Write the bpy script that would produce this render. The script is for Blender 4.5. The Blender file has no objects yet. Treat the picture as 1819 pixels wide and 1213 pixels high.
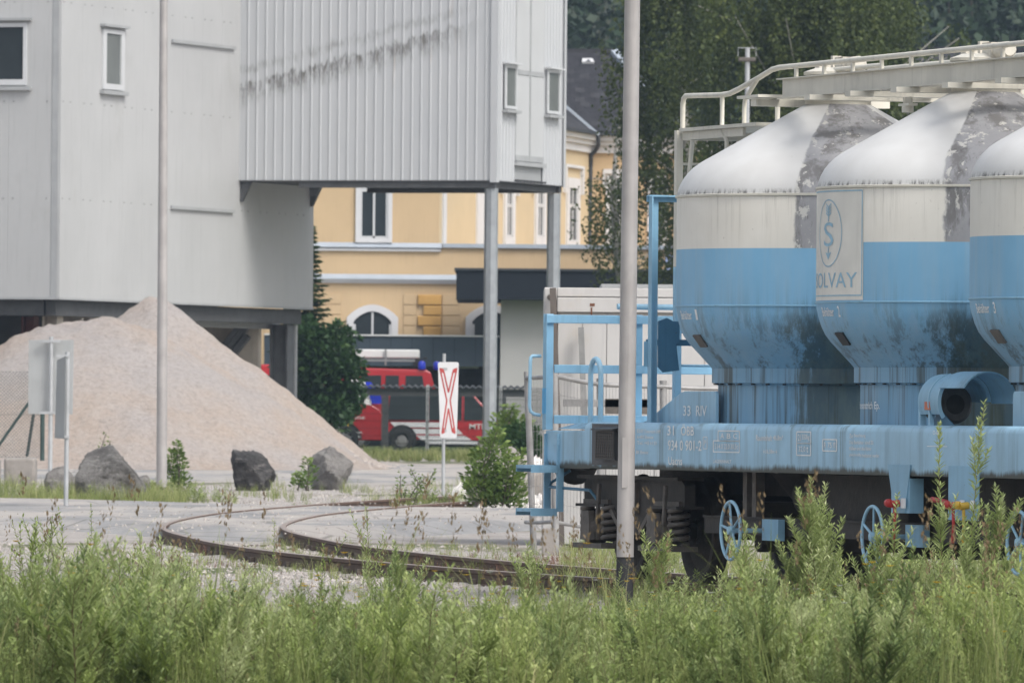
import bpy, math, random
import numpy as np
from mathutils import Matrix, Vector

random.seed(7)
rng = np.random.default_rng(11)
scene = bpy.context.scene
COL = scene.collection

# ------------------------------------------------------------------ camera
F = 16400.0                  # focal length in photo pixels (1819 wide): a long telephoto
ZC = 1.45                    # lens height above the rail top (rail top is z = 0)
PITCH = math.atan((740 - 606.5) / F)
ROLL = math.radians(0.5)
CAMROT = Matrix.Rotation(math.pi / 2 + PITCH, 3, 'X') @ Matrix.Rotation(ROLL, 3, 'Z')
cam_data = bpy.data.cameras.new('camera')
cam = bpy.data.objects.new('camera', cam_data)
COL.objects.link(cam)
cam.matrix_world = Matrix.Translation((0, 0, ZC)) @ CAMROT.to_4x4()
cam_data.sensor_width = 36.0
cam_data.lens = 36.0 * F / 1819.0
cam_data.clip_start = 1.0
cam_data.clip_end = 6000.0
cam_data.dof.use_dof = True
cam_data.dof.focus_distance = 76.0
cam_data.dof.aperture_fstop = 13.0
scene.camera = cam

# ------------------------------------------------------------------ light: bright overcast, light from the right
SUN_AZ = math.radians(138)   # clockwise from +Y
SUN_EL = math.radians(50)
world = bpy.data.worlds.new('World')
scene.world = world
world.use_nodes = True
wn = world.node_tree
wn.nodes.clear()
sky = wn.nodes.new('ShaderNodeTexSky')
sky.sky_type = 'NISHITA'
sky.sun_disc = False
sky.sun_elevation = SUN_EL
sky.sun_rotation = SUN_AZ
sky.air_density = 1.0
sky.dust_density = 4.0
sky.ozone_density = 1.0
hsv = wn.nodes.new('ShaderNodeHueSaturation')
hsv.inputs['Saturation'].default_value = 0.38
bg = wn.nodes.new('ShaderNodeBackground')
bg.inputs['Strength'].default_value = 0.15
wo = wn.nodes.new('ShaderNodeOutputWorld')
wn.links.new(sky.outputs[0], hsv.inputs['Color'])
wn.links.new(hsv.outputs[0], bg.inputs['Color'])
wn.links.new(bg.outputs[0], wo.inputs['Surface'])

sun_data = bpy.data.lights.new('sun', 'SUN')
sun_data.energy = 1.2
sun_data.angle = math.radians(22)
sun_data.color = (1.0, 0.965, 0.91)
sun = bpy.data.objects.new('sun', sun_data)
COL.objects.link(sun)
sdir = Vector((math.sin(SUN_AZ) * math.cos(SUN_EL), math.cos(SUN_AZ) * math.cos(SUN_EL), math.sin(SUN_EL)))
sun.rotation_euler = sdir.to_track_quat('Z', 'Y').to_euler()
sun.location = sdir * 300

scene.view_settings.view_transform = 'Standard'
scene.view_settings.look = 'None'
scene.view_settings.exposure = 0.68
scene.view_settings.gamma = 1.0
scene.render.engine = 'CYCLES'
scene.cycles.max_bounces = 6
scene.cycles.diffuse_bounces = 3
scene.cycles.glossy_bounces = 3
scene.cycles.transmission_bounces = 4
scene.cycles.transparent_max_bounces = 8
scene.cycles.volume_bounces = 0
scene.cycles.use_denoising = True

# ------------------------------------------------------------------ measuring helpers
def ray(x, y):
    d = CAMROT @ Vector(((x - 909.5) / F, -(y - 606.5) / F, -1.0))
    return d / d.y
def P(x, y, D):
    """photo pixel + distance of the thing (metres from the lens) -> world point"""
    r = ray(x, y) * D
    return Vector((r.x, D, r.z + ZC))
_GD = [0, 105, 150, 205, 250, 400, 9000]
_GZ = [-.15, -.15, .02, .24, .42, .60, .60]
def gz(D):
    return float(np.interp(D, _GD, _GZ))
def PX(x, D):
    """world X of a photo column at distance D, near the ground"""
    return P(x, 800, D).x
PHI = math.atan(.33)
WA = Vector((math.sin(PHI), -math.cos(PHI), 0))
WB = Vector((math.cos(PHI), math.sin(PHI), 0))
T1 = P(1485, 600, 80.0); T1.z = 0
WO = T1 - 4.06 * WA
def W(u, v, z=0.0):
    return WO + u * WA + v * WB + Vector((0, 0, z))

# ------------------------------------------------------------------ materials
def srgb(r, g, b):
    f = lambda c: (c / 255 / 12.92) if c / 255 <= .04045 else ((c / 255 + .055) / 1.055) ** 2.4
    return (f(r), f(g), f(b))
class NT:
    """small node-tree writer"""
    def __init__(s, name):
        s.m = bpy.data.materials.new(name); s.m.use_nodes = True
        s.t = s.m.node_tree; s.t.nodes.clear()
        s.out = s.n('ShaderNodeOutputMaterial')
        s.b = s.n('ShaderNodeBsdfPrincipled')
        s.l(s.b.outputs[0], s.out.inputs['Surface'])
    def n(s, t, **kw):
        nd = s.t.nodes.new(t)
        for k, v in kw.items(): setattr(nd, k, v)
        return nd
    def l(s, a, b): s.t.links.new(a, b)
    def put(s, v, sock):
        if isinstance(v, (int, float)): sock.default_value = v
        elif isinstance(v, (tuple, list)):
            sock.default_value = tuple(v) + (1.0,) if len(v) == 3 and len(sock.default_value) == 4 else tuple(v)
        else: s.l(v, sock)
    def math(s, op, a, b=0.0, c=0.0, clamp=False):
        nd = s.n('ShaderNodeMath', operation=op, use_clamp=clamp)
        s.put(a, nd.inputs[0]); s.put(b, nd.inputs[1]); s.put(c, nd.inputs[2]); return nd.outputs[0]
    def sm(s, v, lo, hi):
        nd = s.n('ShaderNodeMapRange', interpolation_type='SMOOTHSTEP'); s.put(v, nd.inputs[0])
        nd.inputs[1].default_value = lo; nd.inputs[2].default_value = hi; return nd.outputs[0]
    def mix(s, f, a, b, mode='MIX'):
        nd = s.n('ShaderNodeMix', data_type='RGBA', blend_type=mode)
        s.put(f, nd.inputs[0]); s.put(a, nd.inputs[6]); s.put(b, nd.inputs[7]); return nd.outputs[2]
    def obj(s): return s.n('ShaderNodeTexCoord').outputs['Object']
    def pos(s): return s.n('ShaderNodeNewGeometry').outputs['Position']
    def scale(s, vec, sc):
        nd = s.n('ShaderNodeVectorMath', operation='MULTIPLY'); s.l(vec, nd.inputs[0])
        nd.inputs[1].default_value = sc if isinstance(sc, (tuple, list)) else (sc,) * 3; return nd.outputs[0]
    def xyz(s, vec):
        nd = s.n('ShaderNodeSeparateXYZ'); s.l(vec, nd.inputs[0]); return nd.outputs
    def noise(s, vec, sc=1.0, det=4.0, rough=.55):
        nd = s.n('ShaderNodeTexNoise'); s.l(vec, nd.inputs['Vector'])
        nd.inputs['Scale'].default_value = sc; nd.inputs['Detail'].default_value = det
        nd.inputs['Roughness'].default_value = rough; return nd.outputs[0]
    def bump(s, h, strength=.3, dist=.02):
        nd = s.n('ShaderNodeBump'); s.l(h, nd.inputs['Height'])
        nd.inputs['Strength'].default_value = strength; nd.inputs['Distance'].default_value = dist
        s.l(nd.outputs[0], s.b.inputs['Normal'])
    def fin(s, col, rough=.7, metal=0.0, spec=None):
        s.put(col, s.b.inputs['Base Color']); s.put(rough, s.b.inputs['Roughness']); s.put(metal, s.b.inputs['Metallic'])
        if spec is not None: s.b.inputs['Specular IOR Level'].default_value = spec
        return s.m

def mat(name, c, rough=.7, var=.12, sc=3.0, metal=0.0, streak=0.0, dirt=None, dirt_amt=.3, bump=0.0, bsc=30.0, spec=None):
    """plain weathered surface: colour, broad and fine noise, vertical rain streaks, blotchy dirt"""
    t = NT(name); p = t.pos()
    n1 = t.noise(p, sc, 6, .6)
    col = t.mix(t.sm(n1, .3, .7), tuple(x * (1 - var) for x in c), tuple(min(1, x * (1 + var * .7)) for x in c))
    if streak:
        n2 = t.noise(t.scale(p, (14, 14, .8)), 1.0, 4, .65)
        col = t.mix(t.math('MULTIPLY', t.sm(n2, .5, .78), streak), col, tuple(x * .45 for x in c))
    if dirt is not None:
        n3 = t.noise(p, sc * .7, 7, .7)
        col = t.mix(t.math('MULTIPLY', t.sm(n3, .55, .72), dirt_amt), col, dirt)
    if bump:
        t.bump(t.noise(p, bsc, 5, .6), bump, .02)
    rr = t.math('ADD', rough - .08, t.math('MULTIPLY', n1, .16))
    return t.fin(col, rr, metal, spec)

# ------------------------------------------------------------------ geometry writer
class G:
    def __init__(s): s.v = []; s.f = []
    def add(s, vs, fs):
        o = len(s.v); s.v += [tuple(x) for x in vs]; s.f += [tuple(i + o for i in f) for f in fs]; return s
    def box(s, a, b):
        x0, y0, z0 = a; x1, y1, z1 = b
        return s.add([(x0, y0, z0), (x1, y0, z0), (x1, y1, z0), (x0, y1, z0), (x0, y0, z1), (x1, y0, z1), (x1, y1, z1), (x0, y1, z1)],
                     [(0, 3, 2, 1), (4, 5, 6, 7), (0, 1, 5, 4), (1, 2, 6, 5), (2, 3, 7, 6), (3, 0, 4, 7)])
    def obox(s, c, ax, ay, az):
        c, ax, ay, az = map(Vector, (c, ax, ay, az))
        if ax.cross(ay).dot(az) < 0: ax = -ax
        q = [c - ax - ay - az, c + ax - ay - az, c + ax + ay - az, c - ax + ay - az, c - ax - ay + az, c + ax - ay + az, c + ax + ay + az, c - ax + ay + az]
        return s.add(q, [(0, 3, 2, 1), (4, 5, 6, 7), (0, 1, 5, 4), (1, 2, 6, 5), (2, 3, 7, 6), (3, 0, 4, 7)])
    def bar(s, p, q, w, h, up=(0, 0, 1)):
        p, q, up = Vector(p), Vector(q), Vector(up); d = (q - p); L = d.length; d.normalize()
        sx = d.cross(up)
        if sx.length < 1e-4: sx = d.cross(Vector((1, 0, 0)))
        sx.normalize(); uz = sx.cross(d)
        return s.obox((p + q) / 2, d * L / 2, sx * w / 2, uz * h / 2)
    def tube(s, pts, r, n=8, caps=True):
        pts = [Vector(p) for p in pts]; m = len(pts)
        rs = r if isinstance(r, (list, tuple)) else [r] * m
        vs, fs = [], []; ref = None
        for i, p in enumerate(pts):
            d = (pts[min(i + 1, m - 1)] - pts[max(i - 1, 0)]).normalized()
            if ref is None or abs(ref.dot(d)) > .98:
                ref = Vector((0, 0, 1)) if abs(d.z) < .9 else Vector((1, 0, 0))
            a = d.cross(ref).normalized(); b = d.cross(a); ref = a.cross(d)
            for k in range(n):
                t = 2 * math.pi * k / n
                vs.append(p + (a * math.cos(t) + b * math.sin(t)) * rs[i])
        for i in range(m - 1):
            for k in range(n):
                k2 = (k + 1) % n
                fs.append((i * n + k, i * n + k2, (i + 1) * n + k2, (i + 1) * n + k))
        if caps:
            fs.append(tuple(range(n))[::-1]); fs.append(tuple(range((m - 1) * n, m * n)))
        fs = [tuple(reversed(f)) for f in fs]
        return s.add(vs, fs)
    def lathe(s, prof, n=32, c=(0, 0, 0), axis='z', caps=True, a0=0.0, a1=None):
        c = Vector(c); full = a1 is None; a1 = 2 * math.pi if full else a1
        cols = n if full else n + 1; vs, fs = [], []; m = len(prof)
        for k in range(cols):
            t = a0 + (a1 - a0) * k / n
            for (r, h) in prof:
                q = (r * math.cos(t), r * math.sin(t), h)
                if axis == 'x': q = (h, q[0], q[1])
                elif axis == 'y': q = (q[1], h, q[0])
                vs.append(c + Vector(q))
        for k in range(n):
            k2 = (k + 1) % cols
            for i in range(m - 1):
                fs.append((k * m + i, k2 * m + i, k2 * m + i + 1, k * m + i + 1))
        if caps and full:
            if prof[0][0] > 1e-5: fs.append(tuple(k * m for k in range(n))[::-1])
            if prof[-1][0] > 1e-5: fs.append(tuple(k * m + m - 1 for k in range(n)))
        return s.add(vs, fs)
    def prism(s, poly, vec):
        poly = [Vector(p) for p in poly]; vec = Vector(vec); n = len(poly)
        nrm = Vector((0, 0, 0))
        for i in range(n): nrm += poly[i].cross(poly[(i + 1) % n])
        if nrm.dot(vec) < 0: poly = poly[::-1]
        vs = poly + [p + vec for p in poly]
        fs = [tuple(range(n))[::-1], tuple(range(n, 2 * n))] + [(i, (i + 1) % n, (i + 1) % n + n, i + n) for i in range(n)]
        return s.add(vs, fs)
    def quad(s, a, b, c, d): return s.add([a, b, c, d], [(0, 1, 2, 3)])

def thing(name, label, cat, loc=(0, 0, 0), rotz=0.0, group=None):
    o = bpy.data.objects.new(name, None); COL.objects.link(o)
    o.matrix_world = Matrix.Translation(loc) @ Matrix.Rotation(rotz, 4, 'Z')
    o.empty_display_size = .3
    tag(o, label, cat, group); return o
def tag(o, label, cat, group=None):
    o['label'] = label; o['category'] = cat
    if group: o['group'] = group
    return o
def kind(o, k): o['kind'] = k; return o
ROOTLOC = {}
def mk(name, g, m, parent=None, smooth=None, local=False, bevel=0.0, loc=None):
    """one mesh object. verts are world coordinates unless local; parents are placed, not rotated, unless local."""
    me = bpy.data.meshes.new(name)
    vs = g.v
    off = Vector((0, 0, 0))
    if parent is not None and not local:
        q = parent; 
        while q is not None: off += q.location; q = q.parent
    if loc is not None: off = off + Vector(loc)
    if off.length > 0: vs = [(a - off.x, b - off.y, c - off.z) for a, b, c in vs]
    me.from_pydata(vs, [], g.f); me.update()
    me.materials.append(m)
    if smooth is not None:
        me.shade_smooth()
        me.set_sharp_from_angle(angle=math.radians(smooth))
    o = bpy.data.objects.new(name, me); COL.objects.link(o)
    if parent is not None: o.parent = parent
    if loc is not None: o.location = loc
    if bevel:
        b = o.modifiers.new('bevel', 'BEVEL'); b.width = bevel; b.segments = 2; b.limit_method = 'ANGLE'
    return o
def dup(o, parent, loc=None, deep=True):
    c = o.copy(); COL.objects.link(c); c.parent = parent
    if loc is not None: c.location = loc
    if deep:
        for ch in list(o.children):
            dup(ch, c)
    return c
def np_mesh(name, verts, nper, m, var=None, parent=None, extra=None):
    """verts: (N, nper, 3) separate polygons, optional per-polygon float attribute 'var'"""
    N = len(verts); me = bpy.data.meshes.new(name)
    me.vertices.add(N * nper); me.loops.add(N * nper); me.polygons.add(N)
    me.vertices.foreach_set('co', np.ascontiguousarray(verts, dtype=np.float32).ravel())
    me.loops.foreach_set('vertex_index', np.arange(N * nper, dtype=np.int32))
    me.polygons.foreach_set('loop_start', np.arange(0, N * nper, nper, dtype=np.int32))
    if var is not None:
        at = me.attributes.new('var', 'FLOAT', 'FACE'); at.data.foreach_set('value', np.asarray(var, dtype=np.float32))
    me.update(calc_edges=True); me.validate()
    me.materials.append(m)
    o = bpy.data.objects.new(name, me); COL.objects.link(o)
    if parent is not None: o.parent = parent
    return o
_tc = {}
def text2d(s, align='LEFT', bold=.012):
    """flat lettering as triangles, normalised so that its box is [0,1]x[0,1]"""
    if (s, bold) in _tc: return _tc[(s, bold)]
    cu = bpy.data.curves.new('t', 'FONT'); cu.body = s; cu.resolution_u = 3; cu.offset = bold; cu.align_x = align
    ob = bpy.data.objects.new('t', cu); COL.objects.link(ob)
    dg = bpy.context.evaluated_depsgraph_get(); dg.update()
    me = bpy.data.meshes.new_from_object(ob.evaluated_get(dg))
    V = [(v.co.x, v.co.y) for v in me.vertices]; Fc = [tuple(p.vertices) for p in me.polygons]
    bpy.data.objects.remove(ob); bpy.data.curves.remove(cu); bpy.data.meshes.remove(me)
    x0 = min(v[0] for v in V); x1 = max(v[0] for v in V); y0 = min(v[1] for v in V); y1 = max(v[1] for v in V)
    V = [((a - x0) / (x1 - x0), (b - y0) / (y1 - y0)) for a, b in V]
    _tc[(s, bold)] = (V, Fc); return V, Fc
def text_on(g, s, fn, x0, x1, y0, y1, bold=.012):
    """write s into the rectangle of a surface; fn(x, y) -> point"""
    V, Fc = text2d(s, 'LEFT', bold)
    g.add([fn(x0 + a * (x1 - x0), y0 + b * (y1 - y0)) for a, b in V], Fc); return g
# ================================================================== the silo wagon
def blue_paint(name, c, zlo=None, dirt=.5):
    """wagon paint: faded enamel, rain streaks, moss and soot creeping up from its lower edge"""
    t = NT(name); o = t.obj(); p = t.pos(); z = t.xyz(o)[2]
    n = t.noise(p, 1.7, 6, .6)
    col = t.mix(t.sm(n, .3, .7), tuple(x * .86 for x in c), tuple(min(1, x * 1.08) for x in c))
    fine = t.noise(t.scale(o, (9, 9, .5)), 1.0, 5, .7)
    col = t.mix(t.math('MULTIPLY', t.sm(fine, .48, .68), .38 * dirt), col, tuple(x * .42 for x in c))
    st = t.noise(t.scale(o, (2.2, 2.2, .05)), 1.0, 5, .8)
    col = t.mix(t.math('MULTIPLY', t.sm(st, .55, .66), .5 * dirt), col, (.05, .062, .05))
    if zlo is not None:
        edge = t.math('ADD', z, t.math('MULTIPLY', t.math('SUBTRACT', t.noise(t.scale(o, (5, 5, 1)), 1.0, 6, .75), .5), -.16))
        col = t.mix(t.math('SUBTRACT', 1.0, t.sm(edge, zlo + .015, zlo + .07)), col, (.035, .04, .03))
    sp = t.noise(p, 42, 3, .5)
    col = t.mix(t.math('MULTIPLY', t.sm(sp, .72, .76), .55), col, (.10, .055, .035))
    t.bump(t.noise(p, 9, 3, .5), .05, .02)
    return t.fin(col, t.math('ADD', .40, t.math('MULTIPLY', n, .2)))
BLUE = (.32, .53, .68)
m_sill = blue_paint('wagon_sill_blue', BLUE, 1.0, 1.0)
m_blue = blue_paint('wagon_blue', (.24, .45, .61), None, .55)
m_blue2 = blue_paint('wagon_light_blue', (.32, .54, .69), None, .3)
m_teal = blue_paint('wagon_deep_blue', (.075, .20, .31), None, .5)
m_cream = mat('wagon_cream', (.60, .575, .50), .5, .1, 2, streak=.35, dirt=(.16, .12, .09), dirt_amt=.25)
m_white_letter = mat('white_lettering', (.80, .82, .82), .6, .12, 14)
m_blue_letter = mat('blue_lettering', (.29, .48, .61), .6, .12, 14)
m_under = mat('running_gear_grime', (.040, .035, .031), .75, .35, 6, dirt=(.10, .072, .052), dirt_amt=.6, bump=.25)
m_gear = mat('running_gear_grey', (.105, .092, .08), .65, .3, 8, dirt=(.14, .09, .06), dirt_amt=.5, bump=.2)
m_black = mat('black_box_paint', (.02, .021, .023), .5, .2, 6)
m_darkpanel = mat('dark_grey_panel', (.075, .075, .08), .6, .15, 5)
m_red = mat('signal_red', (.42, .03, .03), .45, .15, 9)
m_yellow = mat('signal_yellow', (.55, .36, .04), .45, .15, 9)
m_orange = mat('faded_orange', (.55, .15, .07), .5, .15, 9)

def tank_mat():
    t = NT('tank_paint'); o = t.obj(); X, Y, Z = t.xyz(o)
    oi = t.n('ShaderNodeObjectInfo'); sh_ = t.n('ShaderNodeVectorMath', operation='ADD'); t.l(o, sh_.inputs[0])
    rv_ = t.n('ShaderNodeCombineXYZ'); t.l(t.math('MULTIPLY', oi.outputs['Random'], 37.0), rv_.inputs[0]); t.l(rv_.outputs[0], sh_.inputs[1]); os_ = sh_.outputs[0]
    p = t.pos()
    n = t.noise(p, 1.3, 5, .6)
    cream = t.mix(t.sm(n, .3, .7), (.55, .545, .53), (.63, .63, .62))
    # below the upper seam the cream is yellower
    low = t.sm(Z, 3.37, 3.36)
    cream = t.mix(t.math('MULTIPLY', t.math('SUBTRACT', 1.0, t.sm(Z, 3.355, 3.372)), 1.0), cream, t.mix(t.sm(n, .3, .7), (.69, .66, .59), (.76, .735, .67)))
    blue = t.mix(t.sm(n, .3, .7), (.175, .40, .60), (.215, .45, .65))
    fade = t.noise(t.scale(o, (7, 7, .35)), 1.0, 5, .7)
    blue = t.mix(t.math('MULTIPLY', t.sm(fade, .40, .75), .5), blue, (.30, .44, .55))
    # the lower cone is weathered to a greyer blue
    grey = t.math('MULTIPLY', t.math('SUBTRACT', 1.0, t.sm(Z, 2.0, 2.38)), .45)
    blue = t.mix(grey, blue, t.mix(fade, (.12, .19, .25), (.23, .30, .35)))
    isblue = t.math('LESS_THAN', Z, 2.906)
    col = t.mix(isblue, cream, blue)
    # rain streaks from the seams
    st = t.noise(t.scale(os_, (16, 16, .7)), 1.0, 5, .75)
    under = t.math('MULTIPLY', t.math('SUBTRACT', 1.0, t.sm(Z, 3.36, 3.37)), t.sm(Z, 2.75, 3.36))
    col = t.mix(t.math('MULTIPLY', t.math('MULTIPLY', t.sm(st, .50, .76), under), .5), col, (.27, .25, .20))
    wide = t.noise(t.scale(os_, (4.5, 4.5, .12)), 1.0, 5, .8)
    lowz = t.math('SUBTRACT', 1.0, t.sm(Z, 1.7, 2.75))
    col = t.mix(t.math('MULTIPLY', t.math('MULTIPLY', t.sm(wide, .49, .62), lowz), .85), col, (.05, .058, .045))
    # soot along the top of the seam
    soot = t.math('MULTIPLY', t.sm(Z, 3.366, 3.372), t.math('SUBTRACT', 1.0, t.sm(Z, 3.372, 3.43)))
    col = t.mix(t.math('MULTIPLY', soot, t.sm(t.noise(t.scale(o, (22, 22, 6)), 1.0, 5, .8), .44, .62)), col, (.06, .06, .055))
    # peeled grey strip on the side that faces the next tank
    rad = t.math('SQRT', t.math('ADD', t.math('MULTIPLY', X, X), t.math('MULTIPLY', Y, Y)))
    sa = t.math('DIVIDE', X, t.math('MAXIMUM', rad, .05))
    wob = t.math('MULTIPLY', t.math('SUBTRACT', t.noise(os_, 1.7, 8, .62), .5), .10)
    edge = t.math('ADD', sa, wob)
    lim = t.math('ADD', .82, t.math('MULTIPLY', isblue, .10))
    peel = t.sm(t.math('SUBTRACT', edge, lim), -.008, .008)
    flake = t.noise(t.scale(os_, (4.2, 4.2, 1.5)), 1.0, 8, .7); spot = t.noise(t.scale(os_, (13, 13, 5)), 1.0, 7, .72)
    g1 = t.mix(t.sm(n, .3, .7), (.27, .27, .28), (.38, .38, .395)); g1 = t.mix(t.math('MULTIPLY', t.sm(flake, .47, .60), .8), g1, (.14, .135, .13)); g1 = t.mix(t.math('MULTIPLY', t.sm(spot, .56, .66), .6), g1, (.08, .075, .07))
    rim = t.math('SUBTRACT', 1.0, t.sm(t.math('SUBTRACT', edge, lim), .0, .10))
    chips = t.math('MULTIPLY', t.sm(t.math('ADD', t.noise(t.scale(os_, (9, 9, 6)), 1.0, 7, .7), t.math('MULTIPLY', rim, .06)), .595, .625), .85)
    g1 = t.mix(chips, g1, t.mix(isblue, (.58, .57, .53), (.16, .34, .48)))
    peel = t.math('MULTIPLY', peel, t.sm(Z, 1.55, 2.3))
    col = t.mix(peel, col, g1)
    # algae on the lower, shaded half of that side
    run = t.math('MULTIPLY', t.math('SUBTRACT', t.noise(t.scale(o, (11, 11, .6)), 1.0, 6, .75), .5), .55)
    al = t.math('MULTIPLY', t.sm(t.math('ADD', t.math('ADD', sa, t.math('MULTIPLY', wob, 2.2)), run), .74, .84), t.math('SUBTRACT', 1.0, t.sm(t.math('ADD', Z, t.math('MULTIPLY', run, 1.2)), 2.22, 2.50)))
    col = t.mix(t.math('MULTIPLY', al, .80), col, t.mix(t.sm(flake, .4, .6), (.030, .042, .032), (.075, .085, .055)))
    # rust blotch
    ru = t.noise(t.scale(os_, 6.5), 1.0, 6, .7)
    col = t.mix(t.math('MULTIPLY', t.sm(ru, .72, .76), t.math('SUBTRACT', 1.0, t.sm(Z, 2.0, 2.5))), col, (.075, .042, .025))
    sp = t.noise(p, 38, 3, .5)
    col = t.mix(t.math('MULTIPLY', t.sm(sp, .735, .77), .6), col, (.10, .06, .04))
    t.bump(t.noise(o, 2.6, 3, .5), .06, .03)
    return t.fin(col, t.math('ADD', .40, t.math('MULTIPLY', flake, .22)))
m_tank = tank_mat()

wagon = thing('silo_wagon', 'blue and cream silo wagon with three tanks standing on the rails', 'wagon',
              (WO.x, WO.y, 0), math.atan2(WA.y, WA.x))
def wp(name, g, m, smooth=None, parent=None, bevel=0.0, loc=None):
    return mk(name, g, m, parent or wagon, smooth, True, bevel, loc)
LEN = 15.14
# side sills and deck
for sgn in (-1, 1):
    prof = [(-1.35, 1.0), (-1.35, 1.345), (-1.338, 1.382), (-1.31, 1.405), (-1.27, 1.41), (-1.18, 1.41), (-1.18, 1.375), (-1.30, 1.375), (-1.30, 1.03), (-1.18, 1.03), (-1.18, 1.0)]
    g = G().prism([(1.28, sgn * -a, b) for a, b in prof], (LEN - 2.56, 0, 0))
    wp('side_sill', g, m_sill, 40)
g = G()
for u0, u1 in ((1.26, 1.36), (LEN - 1.36, LEN - 1.26)):
    g.prism([(u0, -1.338, 1.0), (u0, -1.338, 1.36), (u0, -1.30, 1.402), (u0, 1.30, 1.402), (u0, 1.338, 1.36), (u0, 1.338, 1.0)], (u1 - u0, 0, 0))
wp('end_plate', g, m_sill)
wp('deck', G().box((1.37, -1.17, 1.35), (LEN - 1.37, 1.17, 1.395)), m_blue)
for u0, u1 in ((0.0, 1.255), (LEN - 1.255, LEN)):
    e = 1 if u0 == 0 else -1
    us = [0.0, .0, .10, .22, 1.25]; zs = [1.33, 1.12, 1.02, .99, .99]
    poly = [(us[i] if e > 0 else LEN - us[i], -1.29, zs[i]) for i in range(5)] + [(1.25 if e > 0 else LEN - 1.25, -1.29, 1.33)]
    hs = wp('headstock', G().prism(poly, (0, 2.58, 0)), m_sill, bevel=.012)
    for v in (-.88, .88):
        b = G().lathe([(.0, 0), (.09, 0), (.09, .34), (.22, .345), (.225, .37), (.20, .39), (.0, .40)], 20, axis='x')
        if e > 0: b.v = [(-x, y, z) for x, y, z in b.v]; b.f = [f[::-1] for f in b.f]
        b.v = [(x + (0 if e > 0 else LEN), y + v, z + 1.06) for x, y, z in b.v]
        wp('buffer', b, m_under, 40)
# small things on the far headstock
wp('latch_plate', G().box((.20, -1.306, 1.20), (.42, -1.2915, 1.26)), m_blue2)
g = G()
g.add([(.30, -1.28, 1.345), (1.0, -1.28, 1.345), (1.0, -.75, 1.345), (.30, -.75, 1.345), (.50, -1.15, 1.40), (.85, -1.15, 1.40), (.85, -.9, 1.40), (.50, -.9, 1.40)],
      [(0, 3, 2, 1), (4, 5, 6, 7), (0, 1, 5, 4), (1, 2, 6, 5), (2, 3, 7, 6), (3, 0, 4, 7)])
wp('hatch_lid', g, mat('rusty_blue', (.15, .30, .42), .6, .3, 9, dirt=(.16, .06, .035), dirt_amt=.8))
# dark panel with the case
pn = wp('dark_panel', G().box((1.50, -1.356, 1.03), (2.62, -1.3515, 1.395)), m_darkpanel)
cs = wp('document_case', G().box((1.78, -1.42, 1.075), (2.30, -1.357, 1.335)).prism([(1.74, -1.357, 1.35), (1.74, -1.45, 1.338), (1.74, -1.45, 1.35), (1.74, -1.357, 1.37)], (.60, 0, 0)), m_black)
g = G()
for i in range(9):
    x = 1.80 + i * .0575
    g.bar((x, -1.423, 1.09), (x + .03, -1.423, 1.325), .006, .006)
for i in range(10):
    g.bar((1.79, -1.4235, 1.09 + i * .026), (2.29, -1.4235, 1.09 + i * .026), .006, .004)
wp('wire_mesh', g, m_gear, None, cs)

# tanks --------------------------------------------------------------------
PROF = [(1.018, 1.405), (1.018, 1.735), (1.030, 1.74), (1.030, 1.752), (1.072, 1.757), (1.072, 1.882), (1.10, 1.915), (1.27, 2.095), (1.315, 2.155),
        (1.348, 2.225), (1.374, 2.31), (1.387, 2.37), (1.39, 2.414), (1.39, 3.365), (1.381, 3.42), (1.362, 3.47), (1.332, 3.525), (1.295, 3.572), (1.245, 3.622),
        (1.18, 3.668), (.91, 3.822), (.62, 3.987), (.33, 4.150), (.29, 4.172)]
def prof_r(z):
    zz = [q[1] for q in PROF]; rr = [q[0] for q in PROF]
    return float(np.interp(z, zz, rr))
UT = [4.06, 7.59, 11.12]
def tank_xy(a, z, dr=.004):
    r = prof_r(z) + dr
    return (r * math.sin(a), -r * math.cos(a), z)
tanks = []
base_tank = None
for i, u in enumerate(UT):
    if base_tank is None:
        tk = wp('tank', G().lathe(PROF, 96), m_tank, 35, loc=None); tk.location = (u, 0, 0); base_tank = tk
    else:
        tk = base_tank.copy(); COL.objects.link(tk); tk.location = (u, 0, 0)
    tanks.append(tk)
    tk['label'] = ('first tank, beside the end ladder', 'middle tank with the lettered cream panel', 'third tank behind the hose hood')[i]
def tp(i, name, g, m, smooth=None):
    return mk(name, g, m, tanks[i], smooth, True)
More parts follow.
